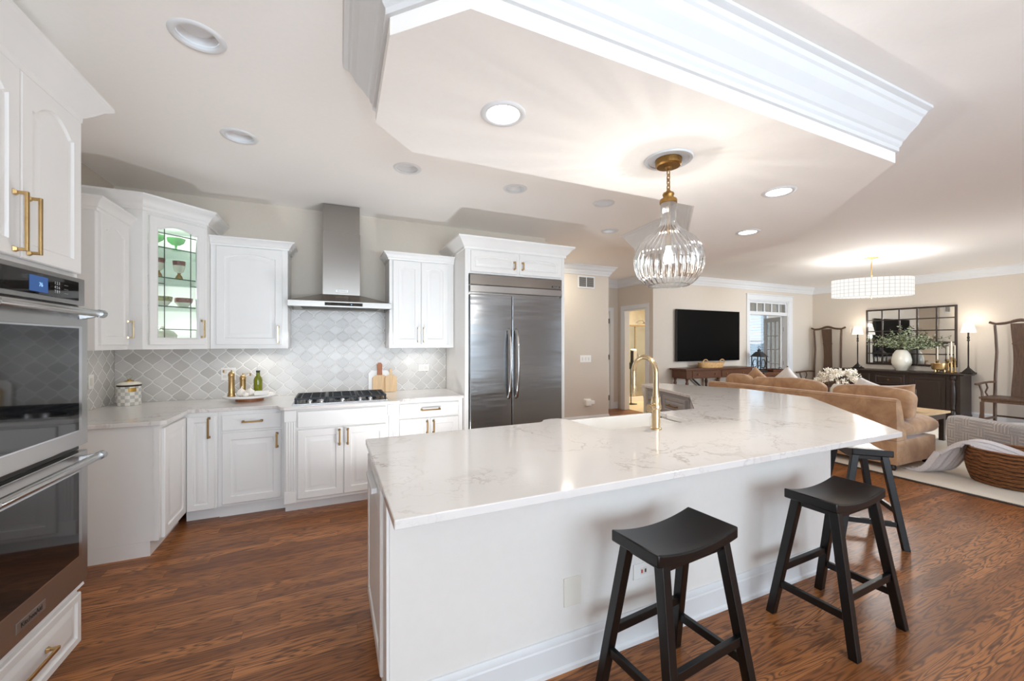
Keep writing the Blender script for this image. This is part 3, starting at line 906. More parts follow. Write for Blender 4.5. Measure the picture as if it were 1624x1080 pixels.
add_door(T, 0.464, 0.825, 0.128, 0.715, 0, (0.495, 0.630, 0.135, True), M_BRASS_SHADED)
T = thing('two_door_base_cabinet', 'white base cabinet with a drawer over two doors, next to the fridge', 'cabinet', (0.562, 4.01, 0))
base_body(T, 0, 0.672, 0.62)
d = part('drawer', raised_door(0.035, 0.625, 0.728, 0.858, 0, flat=True), M_CAB, T, smooth=25)
part('handle', pull(0.335, -0.02, 0.797, 0.19, False), M_BRASS_SHADED, d, bev=0.0015)
add_door(T, 0.035, 0.329, 0.122, 0.71, 0, (0.30, 0.622, 0.125, True), M_BRASS_SHADED)
add_door(T, 0.334, 0.625, 0.122, 0.71, 0, (0.363, 0.622, 0.125, True), M_BRASS_SHADED)

# worktop of the wall run
CT = 0.92
WT = [(XL + 0.002, 3.49), (-1.07, 3.49), (-1.045, 3.515), (-1.045, 3.985), (-0.47, 3.985), (-0.435, 3.965), (-0.395, 3.845), (-0.365, 3.825), (0.54, 3.825), (0.575, 3.845), (0.62, 3.955), (0.655, 3.97), (1.238, 3.97), (1.238, 4.695), (XL + 0.002, 4.695)]
solo('worktop', MB().prism(WT, 0.89, CT), M_QUARTZ, 'white quartz worktop along the kitchen wall, stepped forward at the cooktop', 'worktop', bev=0.006)

# tiled splashbacks
solo('backsplash', MB().box(XL + 0.011, 1.238, 4.688, 4.699, CT + 0.001, 1.403).box(-0.384, 0.545, 4.688, 4.699, 1.403, 1.80), M_TILEX, 'pale grey lantern-shaped tile splashback behind the cooktop', 'backsplash')
solo('backsplash', MB().box(XL + 0.001, XL + 0.010, 3.49, 4.687, CT + 0.001, 1.403), M_TILEY, 'lantern-tile splashback on the short side wall beside the oven tower', 'backsplash')

# ---- wall cabinets
UZ, UT = 1.405, 2.405
T = thing('wall_cabinet', 'narrow white wall cabinet between the oven tower and the glass corner cabinet', 'cabinet', (-1.41, 3.50, UZ), R(90))
part('body', MB().box(0, 0.455, 0, 0.355, 0, 0.955), M_CAB, T, bev=0.002)
add_door(T, 0.035, 0.425, 0.035, 0.915, 0.04, (0.40, 0.15, 0.13, True), M_CHAMP)
part('crown', crown_cab([(0, 0.355), (0, 0), (0.452, 0)], 1.0, 0.085, 0.06, side=1), M_CAB, T, smooth=30)

A_, B_ = Vector((-1.32, 3.95)), Vector((-0.988, 4.25))
T = thing('glass_corner_cabinet', 'tall white corner cabinet with a leaded glass door and lit shelves', 'cabinet', (-1.32, 3.95, UZ))
CP5 = [(XL + 0.003, 3.96), (A_.x - 0.0, 3.96), (A_.x, A_.y), (B_.x, B_.y), (B_.x, 4.685), (XL + 0.003, 4.685)]
mb = MB()
d_ = (B_ - A_).normalized(); n_ = Vector((d_.y, -d_.x)); L_ = (B_ - A_).length
poly = [(XL + 0.003, A_.y), (A_.x, A_.y), (B_.x, B_.y), (B_.x, 4.685), (XL + 0.003, 4.685)]
mb.prism(poly, 1.405, 1.425).prism(poly, 2.455, 2.475)
mb.box(XL + 0.003, A_.x, A_.y, A_.y + 0.018, 1.425, 2.455)
mb.box(B_.x - 0.018, B_.x, B_.y, 4.685, 1.425, 2.455)
mb.box(XL + 0.003, B_.x, 4.667, 4.685, 1.425, 2.455)
mb.box(XL + 0.003, XL + 0.02, A_.y, 4.667, 1.425, 2.455)
part('body', mb, M_CAB, T, world=True)
# diagonal frame: local door helper in the diagonal plane
DM = Matrix.Translation((A_.x, A_.y, 0)) @ Matrix.Rotation(math.atan2(d_.y, d_.x), 4, 'Z')
def diag(mb): bmesh.ops.transform(mb.bm, matrix=DM, verts=mb.bm.verts); return mb
part('face_frame', diag(MB().box(0, 0.034, 0.0005, 0.02, 1.425, 2.455).box(L_ - 0.03, L_, 0.0005, 0.02, 1.425, 2.455).box(0.034, L_ - 0.03, 0.0005, 0.02, 2.425, 2.455).box(0.034, L_ - 0.03, 0.0005, 0.02, 1.425, 1.46)), M_CAB, T, world=True)
def arch_frame(x0, x1, z0, z1, fw, arch, th):
    mb = MB(); bm = mb.bm
    def ring(ins, y, a): return [bm.verts.new((x, y, z)) for x, z in loop_rect(x0 + ins, x1 - ins, z0 + ins, z1 - ins, a)]
    rs = [ring(0, 0, 0), ring(0, -th + 0.003, 0), ring(0.003, -th, 0), ring(fw - 0.012, -th, arch), ring(fw, -th + 0.010, arch), ring(fw, 0, arch)]
    for A, B in zip(rs, rs[1:] + rs[:1]):
        m = len(A)
        for i in range(m): bm.faces.new((A[i], A[(i + 1) % m], B[(i + 1) % m], B[i]))
    return mb
gd = part('door', diag(arch_frame(0.035, 0.420, 1.440, 2.440, 0.058, 0.035, 0.022)), M_CAB, T, world=True, smooth=25)
part('glass', diag(MB().box(0.088, 0.367, -0.009, -0.006, 1.494, 2.388)), M_CABGLASS, gd, world=True)
mb = MB()
for x in (0.135, 0.318): mb.box(x - 0.003, x + 0.003, -0.0115, -0.0095, 1.494, 2.385)
for z in (2.325, 1.565): mb.box(0.09, 0.366, -0.0115, -0.0095, z - 0.003, z + 0.003)
for z, xa, xb in ((1.925, 0.09, 0.135), (1.925, 0.318, 0.366)): mb.box(xa, xb, -0.0115, -0.0095, z - 0.003, z + 0.003)
part('leading', diag(mb), M_LEAD, gd, world=True, label='dark lead strips over the glass')
part('handle', diag(pull(0.396, -0.022, 1.575, 0.15)), M_CHAMP, gd, world=True, bev=0.0015)
part('crown', crown_cab([(XL + 0.003, A_.y), (A_.x, A_.y), (B_.x, B_.y), (B_.x, 4.685)], 2.585, 0.115, 0.075, side=1), M_CAB, T, world=True, smooth=30)
SHZ = (1.755, 1.985, 2.225)
for z in SHZ:
    sf = part('shelf', MB().prism([(XL + 0.03, A_.y + 0.03), (A_.x, A_.y + 0.046), (B_.x - 0.03, B_.y + 0.016), (B_.x - 0.03, 4.66), (XL + 0.03, 4.66)], z - 0.009, z), M_SHELFGLASS, T, world=True, label='glass shelf with a green edge')
    part('edge', diag(MB().box(0.04, L_ - 0.04, 0.0285, 0.0305, z - 0.009, z)), M_GLASSEDGE, sf, world=True, label='dark green front edge')
pk = part('puck_light', MB().lathe([(0, 2.452), (0.03, 2.452), (0.03, 2.442), (0, 2.442)], 20, c=(-1.30, 4.28, 0)), M_FLAME, T, world=True)
point_light('cabinet_glow', (-1.30, 4.26, 2.36), 2.6, (1, 1, 0.98), 0.03)
point_light('cabinet_glow', (-1.33, 4.30, 1.88), 2.0, (1, 1, 0.98), 0.03)
point_light('cabinet_glow', (-1.33, 4.30, 1.62), 1.4, (1, 1, 0.98), 0.03)
# what stands on its shelves
def on_diag(t, back): return A_ + d_ * t - n_ * back
def coupe(t, back, z, s, label):
    p = on_diag(t, back)
    c = thing('glass_compote', label, 'glass dish', (p.x, p.y, z), 0, 'green glass dishes')
    part('bowl', MB().lathe([(0.006, 0.05), (0.03, 0.055), (0.055, 0.075), (0.066, 0.11), (0.063, 0.11), (0.052, 0.078), (0.028, 0.060), (0, 0.057)], 32, rib=(16, 0.02)), M_GREENGLASS, c, smooth=60)
    part('stem', MB().lathe([(0, 0.001), (0.036, 0.001), (0.034, 0.005), (0.010, 0.012), (0.007, 0.03), (0.010, 0.05), (0, 0.052)], 24), M_GREENGLASS, c, smooth=60)
    c.scale = (s, s, s)
coupe(0.277, 0.12, SHZ[2], 0.95, 'pale green footed glass dish on the topmost glass shelf, near the middle')
coupe(0.140, 0.14, SHZ[2], 0.95, 'pale green glass dish on the topmost glass shelf, half hidden by the door frame')
def goblet(t, back, label):
    p = on_diag(t, back)
    c = thing('floral_goblet', label, 'goblet', (p.x, p.y, SHZ[1]), 0, 'floral goblets on the middle glass shelf')
    part('cup', MB().lathe([(0.012, 0.055), (0.030, 0.07), (0.038, 0.10), (0.041, 0.135), (0.038, 0.135), (0.028, 0.075), (0, 0.062)], 28), M_CREAM, c, smooth=60)
    part('painted_band', MB().lathe([(0.0405, 0.118), (0.0425, 0.135), (0.0432, 0.155), (0.040, 0.155), (0.0375, 0.118)], 28, closed=True), M_ROSE, c, smooth=60, label='rim painted with dark red flowers')
    part('foot', MB().lathe([(0, 0.001), (0.024, 0.001), (0.026, 0.012), (0.020, 0.03), (0.010, 0.045), (0.012, 0.056), (0, 0.058)], 24), M_OLDBRASS, c, smooth=60)
goblet(0.146, 0.10, 'flower-painted goblet on the middle glass shelf, nearer the narrow cabinet')
goblet(0.290, 0.10, 'flower-painted goblet on the middle glass shelf, beside the door handle side')
def fbowl(t, back, m, label):
    p = on_diag(t, back)
    c = thing('floral_bowl', label, 'bowl', (p.x, p.y, SHZ[0]), 0, 'floral bowls on the lowest glass shelf')
    part('bowl', MB().lathe([(0, 0.001), (0.03, 0.001), (0.033, 0.01), (0.055, 0.04), (0.06, 0.075), (0.057, 0.075), (0.05, 0.042), (0.026, 0.013), (0, 0.012)], 28), M_CREAM, c, smooth=60)
    part('painted_band', MB().lathe([(0.0555, 0.040), (0.0612, 0.075), (0.0625, 0.078), (0.0615, 0.058), (0.058, 0.04)], 28), m, c, smooth=60)
fbowl(0.175, 0.10, M_FOLIAGEPAINT, 'bowl with olive green painted sprigs on the lowest glass shelf')
fbowl(0.322, 0.10, M_ROSE, 'bowl with rosy painted flowers on the lowest glass shelf')
p = on_diag(0.185, 0.13)
c = thing('lidded_tureen', 'pale lidded tureen on the floor of the glass corner cabinet', 'tureen', (p.x, p.y, 1.4255))
part('bowl', MB().lathe([(0, 0), (0.05, 0), (0.055, 0.015), (0.09, 0.05), (0.098, 0.085), (0, 0.085)], 32), M_CREAM, c, smooth=50)
part('lid', MB().lathe([(0.10, 0.086), (0.098, 0.094), (0.075, 0.125), (0.03, 0.145), (0.012, 0.15), (0.016, 0.165), (0, 0.172)], 32), M_CREAM, c, smooth=50)

T = thing('wall_cabinet', 'white wall cabinet with one wide arched door beside the glass corner cabinet', 'cabinet', (-0.986, 4.35, UZ))
part('body', MB().box(0, 0.602, 0, 0.335, 0, 0.955), M_CAB, T, bev=0.002)
add_door(T, 0.045, 0.560, 0.035, 0.918, 0.03, (0.525, 0.13, 0.155, True), M_CHAMP)
part('crown', crown_cab([(0.0, 0), (0.602, 0), (0.602, 0.335)], 1.0, 0.075, 0.06), M_CAB, T, smooth=30)
T = thing('wall_cabinet', 'white wall cabinet with two arched doors between hood and fridge', 'cabinet', (0.545, 4.35, UZ))
part('body', MB().box(0, 0.692, 0, 0.335, 0, 0.955), M_CAB, T, bev=0.002)
add_door(T, 0.035, 0.322, 0.035, 0.918, 0.022, (0.295, 0.14, 0.155, True), M_CHAMP)
add_door(T, 0.330, 0.625, 0.035, 0.918, 0.022, (0.357, 0.14, 0.155, True), M_CHAMP)
part('crown', crown_cab([(0, 0.335), (0, 0), (0.692, 0)], 1.0, 0.075, 0.06), M_CAB, T, smooth=30)
# under-cabinet strips (their light washes the tiles)
for x, y, w, e in ((-1.42, 4.40, 0.3, 0.15), (-0.66, 4.53, 0.4, 0.42), (0.89, 4.53, 0.4, 0.36)):
    area_light('under_cabinet_glow', (x, y, UZ - 0.006), (0, 0, 0), w, 0.05, e, (1, 0.97, 0.92), spread=150)

# ---- fridge and its surround
T = thing('fridge_cabinet', 'tall white surround over the fridge with two small doors and deep crown', 'cabinet', (1.242, 3.95, 0))
part('side_panel', MB().box(0, 0.038, 0, 0.745, 0, 2.43), M_CAB, T, bev=0.002)
part('side_panel', MB().box(1.147, 1.185, 0, 0.745, 0, 2.43), M_CAB, T, bev=0.002)
part('body', MB().box(0.038, 1.147, 0.0, 0.74, 2.176, 2.43), M_CAB, T, bev=0.002)
add_door(T, 0.058, 0.575, 2.196, 2.41, 0.018, (0.545, 2.285, 0.085, True), M_BRASS, fw=0.045)
add_door(T, 0.612, 1.128, 2.196, 2.41, 0.018, (0.642, 2.285, 0.085, True), M_BRASS, fw=0.045)
part('crown', crown_cab([(0, 0.745), (0, 0), (1.185, 0), (1.185, 0.745)], 2.545, 0.12, 0.09), M_CAB, T, smooth=30)
F = thing('refrigerator', 'stainless side-by-side refrigerator with two curved handles', 'refrigerator', (1.286, 3.93, 0))
part('body', MB().box(0, 1.097, 0.045, 0.72, 0.0, 2.17), M_STEEL, F)
g = part('grille_panel', MB().box(0.003, 1.094, 0.0, 0.044, 2.062, 2.168), M_STEELH, F, bev=0.003)
part('badge', MB().box(0.965, 1.068, -0.002, -0.0001, 2.078, 2.096), M_TEXTD, g)
text('badge_lettering', 'KitchenAid', 0.016, g, Matrix.Translation((1.0165, -0.0024, 2.087)) @ FRONT, M_TEXTL, 0.0003)
part('grille_rail', MB().box(0.003, 1.094, -0.004, 0.044, 1.985, 2.055), M_STEEL, F, bev=0.004)
def arc_handle(x):
    mb = MB()
    z0, z1 = 0.87, 1.60
    pts = [(x, -0.0005, z1), (x, -0.022, z1 - 0.012), (x, -0.045, z1 - 0.10), (x, -0.062, z1 - 0.22), (x, -0.068, (z0 + z1) / 2), (x, -0.062, z0 + 0.22), (x, -0.045, z0 + 0.10), (x, -0.022, z0 + 0.012), (x, -0.0005, z0)]
    return mb.tube(pts, [0.014, 0.017, 0.017, 0.017, 0.017, 0.017, 0.017, 0.017, 0.014], 14)
d = part('fridge_door', MB().box(0.004, 0.472, 0, 0.044, 0.10, 1.962), M_STEELV, F, bev=0.006)
part('handle', arc_handle(0.432), M_STEEL, d, smooth=60)
d = part('fridge_door', MB().box(0.479, 1.093, 0, 0.044, 0.10, 1.962), M_STEELV, F, bev=0.006)
part('handle', arc_handle(0.520), M_STEEL, d, smooth=60)
part('toe_grille', MB().box(0.004, 1.093, 0.02, 0.044, 0.0, 0.09), M_SLOT, F)

# ---- hood
H = thing('range_hood', 'stainless chimney hood over the gas cooktop', 'range hood', (0.085, 4.70, 1.795))
mb = MB()
hx = 0.455
mb.hexa([(-hx, -0.555, 0.055), (hx, -0.555, 0.055), (hx, -0.015, 0.055), (-hx, -0.015, 0.055), (-0.178, -0.31, 0.145), (0.178, -0.31, 0.145), (0.178, -0.015, 0.145), (-0.178, -0.015, 0.145)])
part('canopy', mb, M_STEELH, H, bev=0.002)
part('rim', MB().box(-hx, hx, -0.555, -0.545, 0, 0.055).box(-hx, -hx + 0.01, -0.545, -0.015, 0, 0.055).box(hx - 0.01, hx, -0.545, -0.015, 0, 0.055), M_STEELH, H, bev=0.0015)
part('underside', MB().box(-hx + 0.01, hx - 0.01, -0.545, -0.015, 0.022, 0.03), M_STEEL, H)
part('filter', MB().box(-0.36, 0.36, -0.42, -0.08, 0.012, 0.0215), M_DARKMETAL, H, bev=0.002)
ch = part('chimney', MB().box(-0.172, 0.178, -0.30, -0.015, 0.145, 0.77).box(-0.168, 0.174, -0.296, -0.015, 0.77, 1.05), M_STEELH, H, bev=0.002)
part('badge', MB().box(-0.052, 0.066, -0.304, -0.3001, 0.172, 0.197), M_BADGE, ch, bev=0.001)
text('badge_lettering', 'KitchenAid', 0.019, ch, Matrix.Translation((0.007, -0.3045, 0.1845)) @ FRONT, M_TEXTD, 0.0003)
cp = part('control_strip', MB().box(-0.148, 0.185, -0.558, -0.5551, 0.014, 0.044), M_BLACKGLASS, H)
part('indicator', MB().lathe([(0, 0), (0.005, 0), (0.005, 0.002), (0, 0.002)], 16, M=Matrix.Translation((0.085, -0.558, 0.029)) @ Matrix.Rotation(R(90), 4, 'X')), M_DISPLAY2, cp)
for x in (-0.22, 0.215):
    part('led_lamp', MB().lathe([(0, 0.010), (0.026, 0.010), (0.03, 0.022), (0, 0.022)], 24, c=(x, -0.47, 0)), M_HOODLED, H, smooth=40)
    l = bpy.data.lights.new('hood_beam', 'SPOT'); l.energy = 3.6; l.spot_size = R(105); l.spot_blend = 0.25; l.shadow_soft_size = 0.02; l.color = (0.93, 0.96, 1.0)
    lo_ = bpy.data.objects.new('hood_beam', l); COL.objects.link(lo_); lo_.location = (0.085 + x, 4.70 - 0.47, 1.795 + 0.006); lo_.rotation_euler = (R(6), 0, 0)

# ---- gas cooktop
K = thing('gas_cooktop', 'black grated gas cooktop with five steel knobs set in the worktop', 'cooktop', (0.085, 3.90, CT))
part('tray', MB().box(-0.40, 0.40, 0, 0.50, 0.0005, 0.010), M_STEEL, K, bev=0.003)
for i, (x0, x1) in enumerate(((-0.385, -0.132), (-0.128, 0.128), (0.132, 0.385))):
    mb = MB()
    y0, y1 = 0.075, 0.485
    zt = 0.052
    for y in (y0, y1): mb.box(x0, x1, y - 0.008, y + 0.008, zt - 0.016, zt)
    for x in (x0 + 0.008, x1 - 0.008): mb.box(x - 0.008, x + 0.008, y0, y1, zt - 0.016, zt)
    xm = (x0 + x1) / 2
    mb.box(xm - 0.005, xm + 0.005, y0, y1, zt - 0.014, zt)
    for y in (0.18, 0.28, 0.38): mb.box(x0, x1, y - 0.006, y + 0.006, zt - 0.014, zt)
    for x in (x0 + 0.05, x1 - 0.05): mb.box(x - 0.005, x + 0.005, y0, y1, zt - 0.012, zt)
    for x in (x0 + 0.01, x1 - 0.01):
        for y in (y0 + 0.004, y1 - 0.004): mb.box(x - 0.009, x + 0.009, y - 0.009, y + 0.009, 0.010, zt - 0.01)
    part('grate', mb, M_IRON, K, bev=0.002)
for x, y, r in ((-0.258, 0.17, 0.035), (-0.258, 0.37, 0.045), (0, 0.28, 0.055), (0.258, 0.17, 0.04), (0.258, 0.37, 0.035)):
    part('burner', MB().lathe([(0, 0.0101), (r + 0.012, 0.0101), (r + 0.01, 0.02), (r, 0.022), (r, 0.03), (0, 0.033)], 24, c=(x, y, 0)), M_IRON, K, smooth=40)
for x in (-0.262, -0.17, 0.0, 0.15, 0.238):
    k = part('knob', MB().lathe([(0, 0.0101), (0.024, 0.0101), (0.024, 0.014), (0.020, 0.016), (0.019, 0.034), (0.016, 0.038), (0, 0.038)], 24, c=(x, 0.036, 0)).box(x - 0.004, x + 0.004, 0.016, 0.056, 0.034, 0.043), M_CHROME, K, smooth=35)

# ---- on the wall worktop
c = thing('canister', 'checked grey and white canister with a glass knob in the worktop corner', 'canister', (-1.60, 4.52, CT))
part('jar', MB().lathe([(0, 0.0005), (0.076, 0.0005), (0.079, 0.004), (0.079, 0.172), (0, 0.172)], 48), M_CHECK, c, smooth=40)
part('rim_band', MB().lathe([(0.0792, 0.163), (0.082, 0.165), (0.082, 0.174), (0.0792, 0.176)], 48, closed=True), M_DARKMETAL, c, smooth=40)
part('name_plate', MB().grid(lambda u, v: Vector((0.0805 * math.cos(R(-75 + 38 * u)), 0.0805 * math.sin(R(-75 + 38 * u)), 0.118 + 0.034 * v)), 10, 3), M_LABELGOLD, c, smooth=60)
l = part('lid', MB().lathe([(0.081, 0.1765), (0.083, 0.182), (0.070, 0.196), (0.03, 0.204), (0, 0.205)], 48), M_CREAM, c, smooth=40)
part('knob_collar', MB().lathe([(0.034, 0.203), (0.030, 0.209), (0.012, 0.214), (0.012, 0.224), (0, 0.225)], 24), M_LABELGOLD, l, smooth=40)
part('knob', MB().lathe([(0, 0.224), (0.016, 0.230), (0.023, 0.245), (0.016, 0.261), (0, 0.266)], 24), M_GLASS, l, smooth=60)

sx0, sy0 = -0.70, 4.42
st = thing('serving_stand', 'round white marble serving stand on a wooden foot', 'stand', (sx0, sy0, CT))
part('foot', MB().lathe([(0, 0.0005), (0.112, 0.0005), (0.112, 0.030), (0, 0.030)], 40), M_TEAK, st, smooth=40)
part('plate', MB().lathe([(0, 0.0305), (0.20, 0.036), (0.212, 0.045), (0.212, 0.056), (0.20, 0.058), (0.19, 0.050), (0, 0.050)], 56), M_MARBLE, st, smooth=40)
pz = CT + 0.0505
def mill(x, y, h, s, label):
    m_ = thing('pepper_mill', label, 'mill', (x, y, pz), 0, 'brass mills on the serving stand')
    part('body', MB().lathe([(0, 0), (0.030, 0), (0.031, 0.008), (0.026, 0.02), (0.024, 0.04), (0.024, h - 0.03), (0.0265, h - 0.02), (0.0, h - 0.018)], 28), M_BRASS, m_, smooth=40)
    part('dome', MB().lathe([(0.0265, h - 0.018), (0.026, h), (0.018, h + 0.015), (0.006, h + 0.021), (0, h + 0.021)], 28), M_BRASS, m_, smooth=50)
    mb = MB().cyl((0, 0, h + 0.02), (0, 0, h + 0.034), 0.004, 10)
    mb.bar((0.005 * s, 0, h + 0.034), (-0.062 * s, 0, h + 0.036), 0.008, 0.003)
    mb.cyl((-0.060 * s, 0, h + 0.012), (-0.060 * s, 0, h + 0.036), 0.006, 12)
    part('crank', mb, M_OLDBRASS, m_, smooth=40)
mill(-0.835, 4.375, 0.205, 1, 'tall brass pepper mill with a crank, at the rim of the serving stand')
mill(-0.765, 4.475, 0.165, -1, 'shorter brass pepper mill behind the garlic bulbs')
b_ = thing('oil_bottle', 'green olive oil bottle with a white pourer', 'bottle', (-0.645, 4.49, pz))
part('glass', MB().lathe([(0, 0), (0.034, 0), (0.036, 0.004), (0.036, 0.135), (0.031, 0.155), (0.016, 0.175), (0.0145, 0.21), (0.0155, 0.212), (0.0155, 0.222), (0, 0.222)], 32), mat('bottle_green', srgb(118, 124, 8), 0.08, 0, 0.7, noise=(8, 0.12, 0)), b_, smooth=40)
part('neck_ring', MB().lathe([(0.0157, 0.206), (0.017, 0.208), (0.017, 0.222), (0.0157, 0.224)], 24, closed=True), M_SLOT, b_, smooth=40)
part('pourer', MB().lathe([(0, 0.2225), (0.012, 0.2225), (0.013, 0.24), (0.006, 0.252), (0.004, 0.275), (0, 0.276)], 20), M_PLASTIC, b_, smooth=40)
def garlic(x, y, z, s, label):
    g_ = thing('garlic_bulb', label, 'garlic', (x, y, z), 0, 'garlic bulbs on the serving stand')
    part('bulb', MB().lathe([(0, 0.0), (0.016 * s, 0.0), (0.034 * s, 0.014 * s), (0.040 * s, 0.03 * s), (0.034 * s, 0.048 * s), (0.016 * s, 0.062 * s), (0.008 * s, 0.07 * s), (0, 0.071 * s)], 40, rib=(8, 0.055)), M_GARLIC, g_, smooth=60)
    part('stalk', MB().tube([(0, 0, 0.068 * s), (0.002, 0, 0.08 * s), (0.006, 0.002, 0.094 * s)], [0.007 * s, 0.005 * s, 0.003 * s], 8), M_GARLIC, g_, smooth=60)
garlic(-0.757, 4.36, pz, 1.0, 'garlic bulb between the mills, upright in front')
garlic(-0.690, 4.385, pz, 0.92, 'garlic bulb beside the small white dish')
garlic(-0.715, 4.30, pz, 0.66, 'smallest garlic bulb at the near rim of the serving stand')
d_3 = solo('small_dish', MB().rbox(-0.045, 0.045, -0.03, 0.03, 0.0005, 0.008, 0.004).sweep([(-0.05, -0.035), (0.05, -0.035), (0.05, 0.035), (-0.05, 0.035)], [(0.0, 0.002), (0.008, 0.036), (0.004, 0.037), (-0.005, 0.003)], closed=True), M_CERAMIC, 'small white rectangular dish on the serving stand', 'dish', smooth=40)
d_3.location = (-0.60, 4.375, pz)

def lean(x, label, name, w, h, th, m, y, tilt, handle=None, hm=None, cat='cutting board'):
    Mx = Matrix.Translation((x, y, CT + 0.0008)) @ Matrix.Rotation(R(-tilt), 4, 'X')
    t_ = thing(name, label, cat, (x, y, CT), 0, None)
    WM[t_] = Matrix.Translation((x, y, CT))
    pts = [(-w / 2, 0.012), (-w / 2 + 0.012, 0), (w / 2 - 0.012, 0), (w / 2, 0.012), (w / 2, h - 0.03), (w / 2 - 0.03, h), (-w / 2 + 0.03, h), (-w / 2, h - 0.03)]
    mb = MB()
    P2 = Matrix.Rotation(R(90), 4, 'X')
    mb.prism(pts, -th / 2, th / 2, Mx @ P2)
    part('board', mb, m, t_, world=True, bev=0.003)
    if handle:
        hw, hh = handle
        hp = [(-hw / 2 * 1.1, h + 0.0005), (hw / 2 * 1.1, h + 0.0005), (hw / 2, h + hh * 0.4), (hw / 2 * 1.15, h + hh * 0.85), (hw * 0.3, h + hh), (-hw * 0.3, h + hh), (-hw / 2 * 1.15, h + hh * 0.85), (-hw / 2, h + hh * 0.4)]
        part('handle', MB().prism(hp, -th / 2, th / 2, Mx @ P2), hm, t_, world=True, bev=0.003)
    return t_
lean(0.475, 'white marble board leaning on the tiles behind the wooden boards', 'marble_board', 0.225, 0.235, 0.014, M_MARBLE, 4.645, 5)
lean(0.478, 'pale paddle board with a long red-brown handle, leaning beside the cooktop', 'paddle_board', 0.155, 0.185, 0.016, M_BOARD, 4.605, 6, (0.05, 0.135), M_TEAK)
lean(0.592, 'small blond wooden board next to the paddle board', 'wooden_board', 0.125, 0.185, 0.015, M_BOARD, 4.575, 6, (0.024, 0.07), M_BOARD)

# plates on the walls
def plate(name, label, cat, M, w, h, toggles=0, outlets=0, m=None, group=None):
    t_ = thing(name, label, cat, M.translation, 0, group)
    WM[t_] = Matrix.Translation(M.translation)
    part('cover', MB().box(-w / 2, w / 2, -0.006, -0.0005, -h / 2, h / 2, M), m or M_PLASTIC, t_, world=True, bev=0.002)
    n_t = max(toggles, outlets)
    for i in range(n_t):
        x = (i - (n_t - 1) / 2) * (w / max(n_t, 1)) * 0.85
        if toggles: part('rocker', MB().box(x - 0.016, x + 0.016, -0.010, -0.0061, -0.03, 0.03, M), M_ALMOND, t_, world=True, bev=0.002)
        else:
            mb = MB()
            for s in (-1, 1):
                if w > h * 1.3:
                    if s > 0: mb.box(x - 0.019, x + 0.019, -0.0085, -0.0061, -0.016, 0.016, M)
                else: mb.box(x - 0.016, x + 0.016, -0.0085, -0.0061, s * 0.02 - 0.014, s * 0.02 + 0.014, M)
            part('socket', mb, M_ALMOND, t_, world=True, bev=0.002)
    return t_
TR = Matrix.Translation
plate('light_switch', 'white switch plate on the short tiled side wall', 'switch', TR((XL + 0.0105, 4.30, 1.145)) @ Matrix.Rotation(R(90), 4, 'Z'), 0.078, 0.115, toggles=1)
plate('outlet_plate', 'white double outlet plate behind the brass pepper mills', 'outlet', TR((-0.918, 4.6878, 1.155)), 0.120, 0.120, outlets=2)
plate('outlet_plate', 'white horizontal outlet on the tiles below the two-door wall cabinet', 'outlet', TR((0.972, 4.6878, 1.17)), 0.122, 0.078, outlets=2)
plate('light_switch', 'white three-gang switch plate on the beige wall beside the fridge', 'switch', TR((4.158, 6.0498, 1.178)), 0.235, 0.125, toggles=3)
v = thing('air_vent', 'white two-panel return air grille high on the beige wall', 'vent', (4.17, 6.0495, 2.555))
part('frame', MB().box(-0.18, 0.18, -0.012, -0.0005, -0.11, 0.11), M_TRIM, v, bev=0.003)
for x0, x1 in ((-0.155, -0.008), (0.008, 0.155)):
    mb = MB().box(x0, x1, -0.0135, -0.0121, -0.085, 0.085)
    lv = part('grille', mb, M_SLOT, v)
    mb = MB()
    for i in range(10): mb.box(x0, x1, -0.0165, -0.0136, -0.08 + i * 0.0168, -0.073 + i * 0.0168)
    part('louver', mb, mat('vent_grey' + str(x0), srgb(150, 146, 140), 0.5, noise=(20, 0.05, 0)), lv)
c = thing('plug_in_device', 'small white plug-in device low on the beige wall', 'device', (4.19, 6.0495, 0.39))
part('body', MB().rbox(-0.055, 0.055, -0.075, -0.0065, -0.06, 0.06, 0.02), M_PLASTIC, c, smooth=50)
part('plate', MB().box(-0.075, 0.075, -0.006, -0.0005, -0.07, 0.07), M_PLASTIC, c, bev=0.002)
part('plug', MB().rbox(0.058, 0.13, -0.06, -0.01, -0.03, 0.035, 0.01), M_PLASTIC, c, smooth=50)
# ------------------------------------------------------------------ island
def off(poly, d):
    out = []
    n = len(poly)
    for i in range(n):
        p0, p1, p2 = Vector(poly[i - 1]), Vector(poly[i]), Vector(poly[(i + 1) % n])
        a = (p1 - p0).normalized(); b = (p2 - p1).normalized()
        na, nb = Vector((-a.y, a.x)), Vector((-b.y, b.x))
        k = (na + nb).normalized(); k = k / max(0.3, k.dot(na))
        q = p1 + k * d
        out.append((q.x, q.y))
    return out
SKX0, SKX1, SKY = 1.51, 2.29, 2.005       # sink opening
ITOP = [(0.170, 1.243), (3.128, 1.243), (4.33, 2.42), (4.43, 3.20), (4.00, 4.15), (3.70, 4.11), (3.38, 3.05), (2.70, 2.385),
        (2.31, 2.385), (2.31, 2.30), (SKX1 - 0.005, 2.27), (SKX1 - 0.03, SKY + 0.03), (SKX1 - 0.06, SKY), (SKX0 + 0.05, SKY), (SKX0 + 0.01, SKY + 0.03), (SKX0, 2.38),
        (1.49, 2.445), (1.465, 2.472), (1.40, 2.478), (1.34, 2.462), (1.31, 2.42), (1.28, 2.40), (0.170, 2.37)]
solo('island_worktop', MB().prism(ITOP, 0.888, CT), M_QUARTZ, 'large angled island worktop of white veined quartz', 'worktop', bev=0.004)

